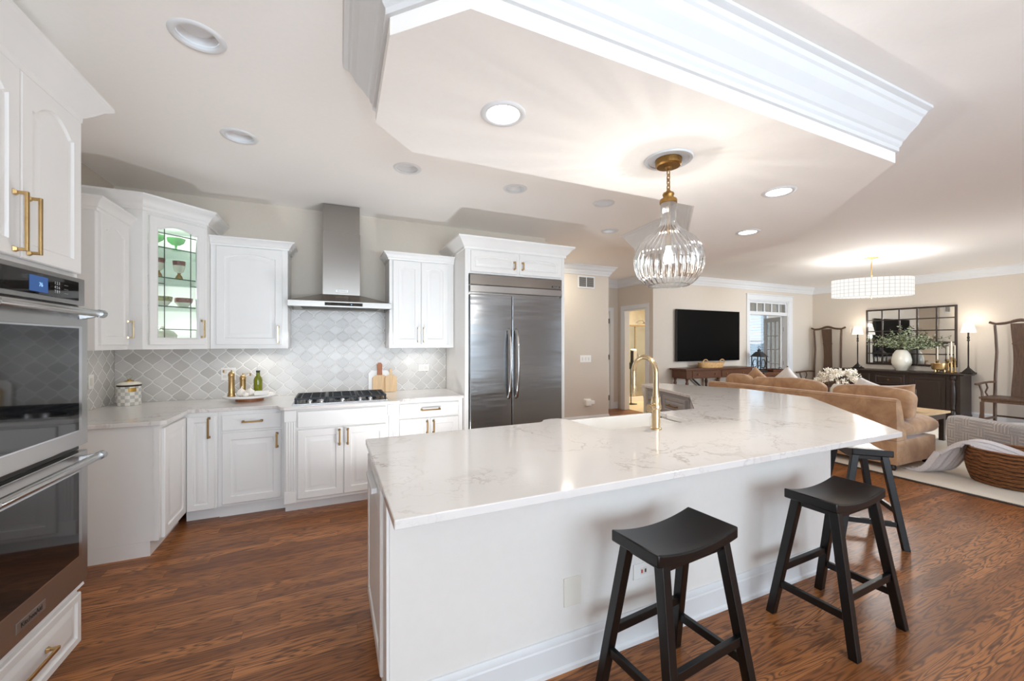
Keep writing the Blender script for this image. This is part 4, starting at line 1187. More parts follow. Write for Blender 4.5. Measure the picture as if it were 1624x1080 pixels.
I = thing('kitchen_island', 'large white angled kitchen island with baseboard, under the veined worktop', 'island', (0.195, 1.545, 0))
BODY = [(0.195, 1.545), (2.975, 1.545), (4.03, 2.57), (4.14, 3.15), (3.88, 4.03), (3.73, 4.02), (3.42, 3.05), (2.72, 2.345), (2.31, 2.345), (2.31, 1.98), (1.49, 1.98), (1.49, 2.345), (0.195, 2.345)]
part('body', MB().prism(BODY, 0, 0.887), M_ISL, I, world=True)
IB = [(0, 0), (0.026, 0), (0.026, 0.018), (0.018, 0.026), (0.018, 0.118), (0.014, 0.124), (0.014, 0.138), (0.006, 0.152), (0, 0.154)]
part('baseboard', MB().sweep([(0.195, 1.60), (0.195, 1.545), (2.975, 1.545), (4.03, 2.57), (4.14, 3.15), (3.88, 4.03)], IB, side=1), M_TRIM, I, world=True, smooth=30)
# end panel facing the oven tower
EM = Matrix.Translation((0.195, 2.345, 0)) @ Matrix.Rotation(R(-90), 4, 'Z')
def emb(mb): bmesh.ops.transform(mb.bm, matrix=EM, verts=mb.bm.verts); return mb
dd = part('door', emb(raised_door(0.05, 0.66, 0.11, 0.86, 0, flat=False)), M_CAB, I, world=True, smooth=25)
part('edge_pull', emb(MB().box(0.30, 0.56, -0.045, -0.0205, 0.815, 0.838)), M_TRIM, dd, world=True, bev=0.003)
part('corner_post', emb(MB().box(0.70, 0.80, -0.012, -0.0005, 0.02, 0.885)), M_CAB, I, world=True, bev=0.002)
# drawers of the far arm, facing the kitchen
p0, p1 = Vector((3.42, 3.05)), Vector((3.73, 4.02))
fd = (p0 - p1).normalized()
FM = Matrix.Translation((p1.x, p1.y, 0)) @ Matrix.Rotation(math.atan2(fd.y, fd.x), 4, 'Z')
def fmb(mb): bmesh.ops.transform(mb.bm, matrix=FM, verts=mb.bm.verts); return mb
part('drawer_bank', fmb(MB().box(0.02, 0.99, -0.02, -0.0005, 0.10, 0.885)), M_GREYCAB, I, world=True, label='grey front of the far island arm')
for x0, x1 in ((0.05, 0.40), (0.47, 0.95)):
    mb = raised_door(x0, x1, 0.66, 0.845, 0, fw=0.035)
    bmesh.ops.translate(mb.bm, vec=(0, -0.0205, 0), verts=mb.bm.verts)
    dr = part('drawer', fmb(mb), M_GREYCAB, I, world=True, smooth=25)
    part('handle', fmb(pull((x0 + x1) / 2, -0.0405, 0.752, 0.19 if x1 > 0.5 else 0.12, False)), M_BRASS_SHADED, dr, world=True, bev=0.001)
    for z0, z1 in ((0.36, 0.63), (0.12, 0.34)):
        mb = raised_door(x0, x1, z0, z1, 0, fw=0.035)
        bmesh.ops.translate(mb.bm, vec=(0, -0.0205, 0), verts=mb.bm.verts)
        part('drawer', fmb(mb), M_GREYCAB, I, world=True, smooth=25)
cb = MB().prism([(0.0, 0), (0.075, 0), (0.075, 0.06), (0.0, 0.06)], 0, 0.01)
part('corbel', MB().lathe([(0, 0.0), (0.03, 0.0), (0.03, 0.5), (0.024, 0.55), (0.024, 0.74), (0.036, 0.78), (0.05, 0.83), (0.055, 0.885), (0, 0.885)], 24, c=(3.735, 4.075, 0)), M_CREAM, I, world=True, smooth=40, label='cream turned post under the far corner')
plate('outlet_plate', 'blank almond cover plate low on the island front, beside the nearest stool', 'wall plate', TR((0.99, 1.5448, 0.335)), 0.092, 0.128, m=M_ALMOND)
o_ = plate('outlet_plate', 'white outlet with red test buttons on the island front, seen behind the nearest stool', 'outlet', TR((1.40, 1.5448, 0.335)), 0.125, 0.075, outlets=1)
part('test_button', MB().box(-0.018, -0.010, -0.0105, -0.0086, -0.008, 0.008), mat('red_button', srgb(196, 60, 60), 0.5, noise=(20, 0.05, 0)), o_)
part('reset_button', MB().box(0.004, 0.012, -0.0105, -0.0086, -0.008, 0.008), M_SLOT, o_)

# sink and tap
S = thing('farmhouse_sink', 'white apron-front sink set into the island', 'sink', (1.90, 2.2, 0.66))
mb = MB()
sx = [(1.512, 1.535), (2.265, 2.288)]
mb.box(1.512, 2.288, 2.018, 2.036, 0.66, 0.884).box(1.512, 1.532, 2.036, 2.425, 0.66, 0.884).box(2.268, 2.288, 2.036, 2.425, 0.66, 0.884)
mb.box(1.512, 2.288, 2.425, 2.455, 0.64, 0.905).box(1.532, 2.268, 2.036, 2.425, 0.64, 0.662)
part('basin', mb, M_CERAMIC, S, world=True, bev=0.004)
part('drain', MB().lathe([(0, 0.6625), (0.045, 0.6625), (0.045, 0.666), (0.03, 0.667), (0, 0.664)], 24, c=(1.9, 2.25, 0)), M_CHROME, S, world=True, smooth=40)
G = thing('kitchen_tap', 'brushed gold gooseneck tap standing on the island worktop', 'tap', (1.83, 1.905, CT))
part('base', MB().lathe([(0, 0.0005), (0.034, 0.0005), (0.034, 0.008), (0.026, 0.012), (0.0255, 0.125), (0, 0.125)], 32), M_CHAMP, G, smooth=40)
part('collar', MB().lathe([(0, 0.1255), (0.032, 0.1255), (0.033, 0.13), (0.033, 0.150), (0.030, 0.156), (0.027, 0.20), (0, 0.20)], 32), M_CHAMP, G, smooth=40)
zc, rc = 0.345, 0.100
pts = [(0, 0, 0.2005), (0, 0, 0.26)]
pts += [(0, rc - rc * math.cos(a), zc + rc * math.sin(a)) for a in [PI * i / 16 for i in range(17)]]
pts += [(0, 2 * rc, 0.29), (0, 2 * rc, 0.255)]
part('spout', MB().tube(pts, [0.021, 0.0165] + [0.0155] * 17 + [0.0155, 0.0155], 16), M_CHAMP, G, smooth=60)
part('spray_head', MB().lathe([(0, 0.2545), (0.0175, 0.2545), (0.0175, 0.20), (0.015, 0.185), (0, 0.185)], 24, c=(0, 2 * rc, 0)), M_CHAMP, G, smooth=40)
hd = Vector((-0.85, -0.35, 0)).normalized()
mb = MB()
a = Vector((0, 0, 0.14)) + hd * 0.034
mb.cyl(a, a + hd * 0.05, 0.0205, 20).cyl(a + hd * 0.0505, a + hd * 0.062, 0.023, 20)
part('lever', mb.bar(a + hd * 0.04 + Vector((0, 0, 0.022)), a + hd * 0.04 + Vector((0, 0, 0.022)) - hd * 0.085, 0.012, 0.008, w2=0.016, h2=0.008), M_CHAMP, G, smooth=40, bev=0.001)

# ------------------------------------------------------------------ saddle stools
def stool(loc, rz, label):
    s = thing('bar_stool', label, 'stool', (loc[0], loc[1], 0), rz, 'black saddle stools around the island')
    L2, D2, H = 0.238, 0.12, 0.692
    dip = lambda x: H - 0.030 * (1 - (x / L2) ** 2)
    mb = MB(); bm = mb.bm
    N = 20
    rows = []
    for i in range(N + 1):
        x = -L2 + 2 * L2 * i / N
        zt = dip(x); zb = H - 0.048 - 0.022 * (1 - (x / L2) ** 2)
        rows.append([bm.verts.new(q) for q in ((x, -D2, zb), (x, -D2, zt), (x, D2, zt), (x, D2, zb))])
    for A, B in zip(rows, rows[1:]):
        for k in range(4): bm.faces.new((A[k], B[k], B[(k + 1) % 4], A[(k + 1) % 4]))
    bm.faces.new(rows[0]); bm.faces.new(rows[-1][::-1])
    part('seat', mb, M_BLACK, s, bev=0.006, smooth=35)
    tx, ty, bx, by = 0.180, 0.085, 0.232, 0.188
    zt = H - 0.052
    leg = lambda sx_, sy_, z: Vector((sx_ * (bx + (tx - bx) * z / zt), sy_ * (by + (ty - by) * z / zt), z))
    for sx_ in (-1, 1):
        for sy_ in (-1, 1):
            q = lambda z, e: [leg(sx_, sy_, z) + Vector(v) for v in ((-e, -e, 0), (e, -e, 0), (e, e, 0), (-e, e, 0))]
            part('leg', MB().hexa(q(0, 0.0195) + q(zt + 0.004, 0.021)), M_BLACK, s, bev=0.003)
    for sy_ in (-1, 1):
        part('apron', MB().bar(leg(-1, sy_, zt - 0.018) + Vector((0.022, 0, 0)), leg(1, sy_, zt - 0.018) - Vector((0.022, 0, 0)), 0.02, 0.04), M_BLACK, s, bev=0.002)
        part('stretcher', MB().bar(leg(-1, sy_, 0.255) + Vector((0.02, 0, 0)), leg(1, sy_, 0.255) - Vector((0.02, 0, 0)), 0.022, 0.036), M_BLACK, s, bev=0.002)
    for sx_ in (-1, 1):
        part('apron', MB().bar(leg(sx_, -1, zt - 0.012) + Vector((0, 0.022, 0)), leg(sx_, 1, zt - 0.012) - Vector((0, 0.022, 0)), 0.02, 0.04), M_BLACK, s, bev=0.002)
        part('stretcher', MB().bar(leg(sx_, -1, 0.17) + Vector((0, 0.02, 0)), leg(sx_, 1, 0.17) - Vector((0, 0.02, 0)), 0.022, 0.036), M_BLACK, s, bev=0.002)
    return s
s0 = stool((1.29, 1.235), R(5), 'black saddle stool nearest the viewer, in front of the outlet on the island')
dup(s0, (2.41, 1.232, 0), R(2), 'black saddle stool at the end of the straight island front, second from the viewer')
dup(s0, (3.70, 1.735, 0), R(45), 'black saddle stool behind the island corner, partly hidden, beside the sofa')

# ------------------------------------------------------------------ glass pendant
PX, PY = 1.85, 1.824
Pn = thing('pendant_light', 'ribbed clear glass gourd pendant on a brass chain over the island', 'pendant light', (PX, PY, 1.80))
part('ceiling_medallion', MB().lathe([(0.078, 0.757), (0.115, 0.757), (0.118, 0.752), (0.135, 0.750), (0.140, 0.7575), (0.140, 0.7594), (0.078, 0.7594)], 48, closed=True), M_TRIM, Pn, smooth=40)
part('canopy', MB().lathe([(0, 0.7585), (0.075, 0.7585), (0.076, 0.752), (0.074, 0.724), (0.066, 0.716), (0.02, 0.712), (0.012, 0.70), (0, 0.70)], 40), M_OLDBRASS, Pn, smooth=40)
mb = MB()
z = 0.70
for i in range(5):
    M_ = Matrix.Translation((0, 0, z - 0.021)) @ Matrix.Rotation(R(90 * (i % 2)), 4, 'Z')
    mb.tube([M_ @ Vector((0.010 * math.cos(a), 0, 0.021 * math.sin(a))) for a in [2 * PI * k / 14 for k in range(14)]], 0.0032, 8, closed=True)
    z -= 0.029
part('chain', mb, M_OLDBRASS, Pn, smooth=60)
part('cap', MB().lathe([(0, 0.572), (0.012, 0.572), (0.016, 0.562), (0.030, 0.558), (0.034, 0.548), (0.030, 0.540), (0.030, 0.526), (0.046, 0.520), (0.050, 0.512), (0.050, 0.496), (0.044, 0.494), (0, 0.494)], 40), M_OLDBRASS, Pn, smooth=40)
prof = [(0.043, 0.495), (0.0425, 0.44), (0.042, 0.40), (0.046, 0.375), (0.060, 0.350), (0.088, 0.325), (0.122, 0.300), (0.155, 0.268), (0.180, 0.230), (0.194, 0.190), (0.198, 0.150), (0.194, 0.108), (0.180, 0.066), (0.158, 0.032), (0.132, 0.008), (0.116, 0.0)]
part('glass_shade', MB().lathe(prof, 26 * 12, rib=(26, 0.046, 'lobes')), M_RIB, Pn, smooth='all')
part('glass_lip', MB().tube([(0.116 * math.cos(2 * PI * k / 56), 0.116 * math.sin(2 * PI * k / 56), 0.0) for k in range(56)], 0.0035, 8, closed=True), M_GLASS, Pn, smooth=60)
part('lamp_holder', MB().lathe([(0, 0.493), (0.008, 0.493), (0.008, 0.30), (0.018, 0.298), (0.018, 0.236), (0, 0.236)], 24), M_CHAMP, Pn, smooth=40)
part('bulb', MB().lathe([(0, 0.2355), (0.014, 0.2355), (0.016, 0.215), (0.026, 0.185), (0.0285, 0.165), (0.024, 0.145), (0.012, 0.134), (0, 0.132)], 28), M_BULB, Pn, smooth=60)
point_light('pendant_glow', (PX, PY, 1.80 + 0.165), 7.8, (1.0, 0.93, 0.84), 0.004)
# ------------------------------------------------------------------ living room
# rug
mb = MB().box(5.60, 10.0, 0.6, 5.55, 0.001, 0.014)
RG = thing('area_rug', 'large pale wool rug under the sofa and armchair', 'rug', (7.8, 3.0, 0))
part('pile', mb, M_RUG, RG, world=True, bev=0.004)
part('binding', MB().box(5.568, 5.5995, 0.6, 5.55, 0.001, 0.011), M_RUGEDGE, RG, world=True)
RZ = 0.0145
# sofa: back towards the kitchen
S = thing('sofa', 'tan velvet sofa seen from behind, its low rolled arm towards the viewer', 'sofa', (6.2, 3.55, 0))
part('base', MB().rbox(5.75, 6.66, 2.33, 4.78, 0.075, 0.36, 0.025), M_VELVET, S, world=True, smooth=60)
def backf():
    mb = MB()
    # back: profile in XZ swept along Y, near end slopes down towards the arm
    pr = [(5.752, 0.36), (5.748, 0.60), (5.735, 0.76), (5.735, 0.80), (5.75, 0.825), (5.785, 0.832), (5.83, 0.815), (5.875, 0.70), (5.95, 0.45), (5.97, 0.36)]
    rows = []
    for y in (2.335, 2.36, 2.45, 3.0, 3.6, 4.2, 4.70, 4.76, 4.78):
        k = 0.985 if y in (2.335, 4.78) else 1
        rows.append([mb.bm.verts.new((5.85 + (x - 5.85) * k, y, 0.36 + (z - 0.36) * k)) for x, z in pr])
    for A, B in zip(rows, rows[1:]):
        for i in range(len(pr)): mb.bm.faces.new((A[i], A[(i + 1) % len(pr)], B[(i + 1) % len(pr)], B[i]))
    mb.bm.faces.new(rows[0]); mb.bm.faces.new(rows[-1][::-1])
    return mb
part('backrest', backf(), M_VELVET, S, world=True, smooth=50)
part('piping', MB().tube([(5.737, 2.34, 0.80), (5.734, 3.5, 0.80), (5.737, 4.76, 0.80)], 0.006, 8), M_VELVET, S, world=True, smooth=60)
def arm(y0, y1):
    mb = MB()
    def f(u, v):
        a = 2 * PI * u
        x = 5.82 + 1.10 * v
        # height falls from the back corner to a fat low roll
        top = 0.66 - 0.13 * min(1, v / 0.30) ** 0.8 + 0.045 * math.sin(PI * max(0, (v - 0.3) / 0.7))
        bot = 0.355
        ww = (y1 - y0) / 2 * (1 + 0.16 * math.sin(PI * min(1, max(0, v)) ** 0.9))
        hh = (top - bot) / 2
        end = math.sqrt(max(0, 1 - max(0, (v - 0.78) / 0.22) ** 2)) if v > 0.78 else 1
        sg = lambda q: math.copysign(abs(q) ** 0.95, q)
        return Vector((x, (y0 + y1) / 2 + ww * end * sg(math.cos(a)), bot + hh + hh * end * sg(math.sin(a))))
    mb.grid(f, 36, 26, closed_u=True)
    return mb
part('arm', arm(2.345, 2.62), M_VELVET, S, world=True, smooth='all')
part('arm', arm(4.50, 4.80), M_VELVET, S, world=True, smooth='all')
for i, (a, b) in enumerate(((2.63, 3.56), (3.57, 4.49))):
    part('seat_cushion', MB().rbox(5.98, 6.72, a, b, 0.361, 0.50, 0.05, puff=0.03), M_VELVET, S, world=True, smooth=60)
for x, y in ((5.81, 2.40), (6.58, 2.40), (5.81, 4.70), (6.58, 4.70)):
    part('foot', MB().lathe([(0, 0.0), (0.026, 0.0), (0.036, 0.018), (0.038, 0.04), (0.03, 0.060), (0, 0.060)], 20, c=(x, y, RZ)), M_ESPRESSO, S, world=True, smooth=40)
def cushion(x, y, z, w, h, t, m, label, name='cushion', lean=12, yaw=0, roll=0, group=None, ):
    M_ = Matrix.Translation((x, y, z)) @ Matrix.Rotation(R(-90 + yaw), 4, 'Z') @ Matrix.Rotation(R(lean), 4, 'X') @ Matrix.Rotation(R(roll), 4, 'Y')
    return solo(name, MB().pillow(w, h, t, M_), m, label, 'cushion', group=group, origin=(x, y, z), smooth='all')
GC = 'loose cushions on the sofa'
def back_cushion(y0, y1, z1, label):
    M_ = Matrix.Translation((6.17, (y0 + y1) / 2, 0.56)) @ Matrix.Rotation(R(12), 4, 'Y')
    mb = MB().rbox(-0.10, 0.13, -(y1 - y0) / 2, (y1 - y0) / 2, 0.0, z1 - 0.56, 0.085, M_, puff=0.02, n=12)
    for v in mb.bm.verts:
        v.co.x += 0.018 * math.sin(v.co.y * 9) * (v.co.z - 0.5); v.co.z += 0.010 * math.sin(v.co.y * 7 + 1.0)
    return solo('cushion', mb, M_VELVET, label, 'cushion', group=GC, origin=(6.17, (y0 + y1) / 2, 0.56), smooth='all')
back_cushion(2.36, 3.19, 0.905, 'tan velvet back cushion at the near end of the sofa, beside the low arm')
back_cushion(3.30, 4.33, 0.925, 'widest tan velvet back cushion, in the middle of the sofa')
back_cushion(4.38, 4.80, 0.925, 'tan velvet back cushion at the far end of the sofa, near the console table')
cushion(6.46, 3.98, 0.82, 0.42, 0.42, 0.13, M_CUSHW, 'white square cushion standing on its corner behind the middle back cushion', lean=-16, roll=42, group=GC)
cushion(6.52, 3.00, 0.80, 0.30, 0.34, 0.10, M_CUSHW, 'white cushion corner showing in front of the black buffet', lean=-20, roll=22, group=GC)
cushion(6.50, 4.50, 0.80, 0.42, 0.40, 0.13, M_VELVET, 'tan scatter cushion tipped on its corner below the dark chest', lean=-18, roll=36, group=GC)
cushion(6.40, 2.60, 0.765, 0.36, 0.36, 0.14, M_VELVET, 'tan scatter cushion behind the nearest back cushion, next to the glass hurricane', lean=-18, roll=-8, group=GC)

# coffee table and what is on it
T = thing('coffee_table', 'low table with a pale wooden top and dark legs in front of the sofa', 'table', (7.86, 3.62, 0))
part('tabletop', MB().box(-0.50, 0.50, -0.85, 0.85, 0.425, 0.455), M_TABLETOP, T, bev=0.006)
part('apron', MB().box(-0.46, 0.46, -0.81, 0.81, 0.34, 0.4245), M_ESPRESSO, T, bev=0.003)
for sx_ in (-1, 1):
    for sy_ in (-1, 1): part('leg', MB().box(sx_ * 0.43 - 0.03, sx_ * 0.43 + 0.03, sy_ * 0.78 - 0.03, sy_ * 0.78 + 0.03, RZ, 0.3395), M_ESPRESSO, T, bev=0.003)
h = thing('hurricane_glass', 'clear glass hurricane with a pale candle on the coffee table', 'candle holder', (7.78, 3.0, 0.4555))
part('cylinder', MB().lathe([(0, 0.0005), (0.062, 0.0005), (0.062, 0.33), (0.059, 0.33), (0.059, 0.004), (0, 0.004)], 32), M_GLASS, h, smooth=40)
part('candle', MB().lathe([(0, 0.0045), (0.036, 0.0045), (0.036, 0.22), (0, 0.215)], 24), M_CANDLE, h, smooth=40)

def leaf(mb, p, d, s, up=None):
    """one small bent leaf or petal"""
    d = d.normalized()
    w = d.cross(Vector((random.uniform(-1, 1), random.uniform(-1, 1), random.uniform(-1, 1))))
    if w.length < 1e-3: w = Vector((1, 0, 0))
    w = w.normalized(); n = d.cross(w)
    b = mb.bm
    v = [b.verts.new(p), b.verts.new(p + d * s * 0.45 + w * s * 0.26 + n * s * 0.05), b.verts.new(p + d * s - n * s * 0.08), b.verts.new(p + d * s * 0.45 - w * s * 0.26 + n * s * 0.05)]
    b.faces.new((v[0], v[1], v[2])); b.faces.new((v[0], v[2], v[3]))
f = thing('flower_vase', 'white vase full of white blossom branches on the coffee table', 'flowers', (7.9, 3.98, 0.4555))
part('vase', MB().lathe([(0, 0.0005), (0.07, 0.0005), (0.10, 0.05), (0.125, 0.13), (0.12, 0.22), (0.08, 0.29), (0.06, 0.31), (0.055, 0.31), (0.07, 0.28), (0, 0.27)], 32), M_CERAMIC, f, smooth=60)
mb, mt = MB(), MB()
for k in range(64):
    a = random.uniform(0, 2 * PI); el = random.uniform(0.12, 1.3)
    tip = Vector((0.34 * math.cos(a) * math.cos(el * 0.85), 0.34 * math.sin(a) * math.cos(el * 0.85), 0.30 + 0.27 * math.sin(el)))
    base_ = Vector((0.02 * math.cos(a), 0.02 * math.sin(a), 0.29))
    mid = (base_ + tip) / 2 + Vector((0, 0, 0.06))
    mt.tube([base_, mid, tip], [0.004, 0.003, 0.002], 5)
    for j in range(20):
        s_ = random.uniform(0.45, 1.0)
        p = mid.lerp(tip, (s_ - 0.45) / 0.55) + Vector([random.uniform(-0.02, 0.02) for _ in range(3)])
        for q in range(3): leaf(mb, p, Vector([random.uniform(-1, 1) for _ in range(3)]), random.uniform(0.02, 0.036))
part('blossom', mb, M_PETAL, f); part('twigs', mt, M_TWIG, f)

# armchair, turned towards the sofa
AM = (7.36, 1.74, 0)
CH = thing('armchair', 'pale grey maze-patterned armchair behind the wicker basket', 'armchair', AM, R(-32))
# local: +y is the way it faces turned to the sofa side; outer arm lies at -x
def rot_of(o): return WM[o]
part('base', MB().rbox(-0.36, 0.42, -0.42, 0.40, 0.12, 0.34, 0.03), M_GREYWEAVE, CH, smooth=60)
def armp(x0, x1):
    mb = MB()
    pr = [(-0.50, 0.10), (-0.50, 0.50), (-0.46, 0.55), (-0.2, 0.56), (0.20, 0.555), (0.40, 0.55), (0.475, 0.53), (0.50, 0.48), (0.495, 0.30), (0.47, 0.10)]
    n = len(pr)
    rows = []
    for x, k in ((x0, 0.93), (x0 + 0.02, 0.985), (x0 + 0.05, 1.0), (x1 - 0.05, 1.0), (x1 - 0.02, 0.985), (x1, 0.93)):
        rows.append([mb.bm.verts.new((x, y * (0.5 + 0.5 * k), 0.10 + (z - 0.10) * k)) for y, z in pr])
    for A, B in zip(rows, rows[1:]):
        for i in range(n): mb.bm.faces.new((A[i], A[(i + 1) % n], B[(i + 1) % n], B[i]))
    mb.bm.faces.new(rows[0]); mb.bm.faces.new(rows[-1][::-1])
    return mb
part('arm', armp(-0.52, -0.365), M_GREYWEAVE, CH, smooth=50)
part('arm', armp(0.425, 0.58), M_GREYWEAVE, CH, smooth=50)
part('backrest', MB().rbox(-0.36, 0.42, -0.56, -0.36, 0.13, 0.74, 0.07), M_GREYWEAVE, CH, smooth=60)
part('seat_cushion', MB().rbox(-0.355, 0.415, -0.35, 0.44, 0.341, 0.47, 0.05, puff=0.02), M_GREYWEAVE, CH, smooth=60)
for sx_ in (-0.44, 0.50):
    for sy_ in (-0.40, 0.40): part('foot', MB().lathe([(0, RZ), (0.018, RZ), (0.026, 0.099), (0, 0.099)], 16, c=(sx_, sy_, 0)), M_ESPRESSO, CH, smooth=40)
Mc = WM[CH] @ Matrix.Translation((-0.05, -0.26, 0.66)) @ Matrix.Rotation(R(15), 4, 'X')
solo('cushion', MB().pillow(0.50, 0.42, 0.16, Mc), M_GREYWEAVE, 'grey patterned cushion leaning in the armchair', 'cushion', origin=Mc.translation, smooth='all')

# basket with a throw
bx, by = 6.33, 1.64
B = thing('storage_basket', 'large round seagrass basket on the rug', 'basket', (bx, by, RZ))
mb = MB()
prf = [(0, 0.002), (0.27, 0.002)]
for i in range(18):
    z = 0.006 + i * 0.0185
    r = 0.285 + 0.045 * math.sin(PI * min(1, z / 0.40))
    prf += [(r + 0.008, z + 0.004), (r + 0.012, z + 0.009), (r + 0.008, z + 0.014), (r + 0.002, z + 0.018)]
rt_ = prf[-1][0]
prf += [(rt_ + 0.012, 0.345), (rt_, 0.357), (rt_ - 0.02, 0.345), (0.27, 0.18), (0.25, 0.02), (0, 0.02)]
part('body', MB().lathe(prf, 56, sx=0.95, sy=1.0), M_WICKER, B, smooth=70)
pth = [Vector(q) for q in ((6.46, 1.52, 0.29), (6.40, 1.66, 0.36), (6.33, 1.80, 0.415), (6.27, 1.91, 0.415), (6.20, 2.00, 0.34), (6.17, 2.06, 0.22), (6.15, 2.12, 0.10), (6.14, 2.20, 0.035), (6.12, 2.32, 0.022))]
def cr(P, t):
    n = len(P) - 1; x = min(max(t, 0), 0.99999) * n; i = int(x); f_ = x - i
    p0, p1, p2, p3 = P[max(i - 1, 0)], P[i], P[i + 1], P[min(i + 2, n)]
    return 0.5 * ((2 * p1) + (p2 - p0) * f_ + (2 * p0 - 5 * p1 + 4 * p2 - p3) * f_ ** 2 + (3 * p1 - p0 - 3 * p2 + p3) * f_ ** 3)
def drape(u, v):
    c = cr(pth, v)
    ax = Vector((0.93, -0.36, 0)) if v < 0.5 else Vector((0.9, -0.42, 0))
    s_ = (u - 0.5)
    wd = 0.30 + 0.08 * math.sin(PI * v) + 0.10 * max(0, v - 0.7)
    fold = 0.016 * math.sin(u * 26 + v * 3) * (0.25 + v) + 0.010 * math.sin(u * 47 + 1)
    sag = -0.09 * (2 * s_) ** 2 if v < 0.55 else -0.03 * (2 * s_) ** 2 * max(0, (0.9 - v) / 0.35)
    p = c + ax * s_ * wd + Vector((0.3, 0.7, 0.5)).normalized() * fold + Vector((0, 0, sag * (1 - abs(v - 0.35))))
    dx, dy = (p.x - bx) / 0.335, (p.y - by) / 0.35
    rr = math.hypot(dx, dy)
    if rr > 0.86 and rr < 1.05 and p.z < 0.40 and v < 0.55: p.z = max(p.z, 0.385)
    p.z = max(p.z, RZ + 0.006)
    return p
solo('knitted_throw', MB().grid(drape, 60, 60), M_THROW, 'pale grey knitted throw spilling over the basket rim onto the rug', 'throw', smooth='all', origin=(6.2, 2.05, RZ)).modifiers.new('thickness', 'SOLIDIFY').thickness = 0.006

# buffet on the right-hand wall
BF = thing('buffet', 'long black distressed buffet under the grid mirror', 'buffet', (10.60, 5.385, 0), R(-90))
BL = 2.02
part('body', MB().box(0.03, BL - 0.03, 0.02, 0.485, 0.10, 0.846), M_ESPRESSO, BF, bev=0.003)
part('plinth', MB().box(0.02, BL - 0.02, 0.01, 0.487, 0.0, 0.0995), M_ESPRESSO, BF, bev=0.004)
part('top', MB().sweep([(0, 0.486), (0, 0), (BL, 0), (BL, 0.486)], [(-0.1, 0.8465), (0.012, 0.8465), (0.016, 0.858), (0.036, 0.868), (0.04, 0.880), (0.034, 0.892), (-0.1, 0.892)]).box(0.05, BL - 0.05, 0.05, 0.486, 0.85, 0.891), M_ESPRESSO, BF, smooth=30)
for x0, x1 in ((0.20, 0.62), (1.28, 1.80)):
    mb = raised_door(x0, x1, 0.14, 0.81, 0)
    bmesh.ops.translate(mb.bm, vec=(0, 0.0195, 0), verts=mb.bm.verts)
    part('door', mb, M_ESPRESSO, BF, smooth=25)
for z0, z1 in ((0.59, 0.81), (0.37, 0.57), (0.14, 0.35)):
    mb = raised_door(0.70, 1.20, z0, z1, 0, fw=0.03)
    bmesh.ops.translate(mb.bm, vec=(0, 0.0195, 0), verts=mb.bm.verts)
    d = part('drawer', mb, M_ESPRESSO, BF, smooth=25)
    part('knob', MB().lathe([(0, 0), (0.008, 0), (0.008, 0.012), (0.017, 0.018), (0.014, 0.028), (0, 0.03)], 16, M=Matrix.Translation((0.95, -0.0005, (z0 + z1) / 2)) @ Matrix.Rotation(R(90), 4, 'X')), M_OLDBRASS, d, smooth=40)
for x in (0.10, 1.90):
    part('turned_column', MB().lathe([(0, 0.11), (0.045, 0.11), (0.045, 0.18), (0.025, 0.20), (0.035, 0.23), (0.025, 0.26), (0.04, 0.36), (0.042, 0.5), (0.034, 0.64), (0.024, 0.70), (0.036, 0.73), (0.024, 0.76), (0.045, 0.78), (0.045, 0.84), (0, 0.84)], 24, c=(x, 0.0, 0)), M_ESPRESSO, BF, smooth=50)
BT = 0.8925
MR = thing('grid_mirror', 'dark framed wall mirror of twenty-five panes above the buffet', 'mirror', (XR, 4.312, 1.60), R(-90))
mw, mh = 0.728, 0.608
part('mirror_glass', MB().box(-mw + 0.01, mw - 0.01, -0.018, -0.006, -mh + 0.01, mh - 0.01), M_MIRROR, MR)
mb = MB()
for i in range(6):
    x = -mw + 2 * mw * i / 5; e = 0.017 if i in (0, 5) else 0.011
    x = max(-mw + e, min(mw - e, x)); mb.box(x - e, x + e, -0.034, -0.0185, -mh, mh)
    z = -mh + 2 * mh * i / 5
    z = max(-mh + e, min(mh - e, z)); mb.box(-mw, mw, -0.033, -0.0185, z - e, z + e)
mb.box(-mw, mw, -0.0055, -0.001, -mh, mh)
part('frame', mb, M_ESPRESSO, MR, bev=0.002)
def lamp(y, label):
    l = thing('buffet_lamp', label, 'lamp', (10.84, y, BT), 0, 'pair of lamps on the buffet')
    part('base', MB().box(-0.085, 0.085, -0.085, 0.085, 0, 0.022).hexa([(-0.07, -0.07, 0.0225), (0.07, -0.07, 0.0225), (0.07, 0.07, 0.0225), (-0.07, 0.07, 0.0225), (-0.02, -0.02, 0.10), (0.02, -0.02, 0.10), (0.02, 0.02, 0.10), (-0.02, 0.02, 0.10)]), M_DARKMETAL, l, bev=0.003)
    part('stem', MB().lathe([(0, 0.1005), (0.02, 0.1005), (0.012, 0.13), (0.010, 0.16), (0.012, 0.45), (0.009, 0.60), (0.024, 0.62), (0.012, 0.64), (0.02, 0.67), (0.012, 0.70), (0.014, 0.80), (0, 0.80)], 20), M_DARKMETAL, l, smooth=40)
    part('lamp_shade', MB().lathe([(0.104, 0.762), (0.066, 0.95), (0.064, 0.95), (0.101, 0.762)], 32, closed=True), M_SHADE, l, smooth=50, label='glowing white shade')
    point_light('lamp_glow', (10.84, y, BT + 0.97), 2.6, WARM, 0.05)
    point_light('lamp_glow', (10.84, y, BT + 0.72), 1.4, WARM, 0.05)
lamp(5.09, 'lit buffet lamp with a white shade beside the carved chair in the corner')
lamp(3.36, 'lit buffet lamp with a white shade at the near end of the buffet')
v = thing('greenery_vase', 'round cream vase with spreading green branches on the buffet', 'vase', (10.83, 4.32, BT))
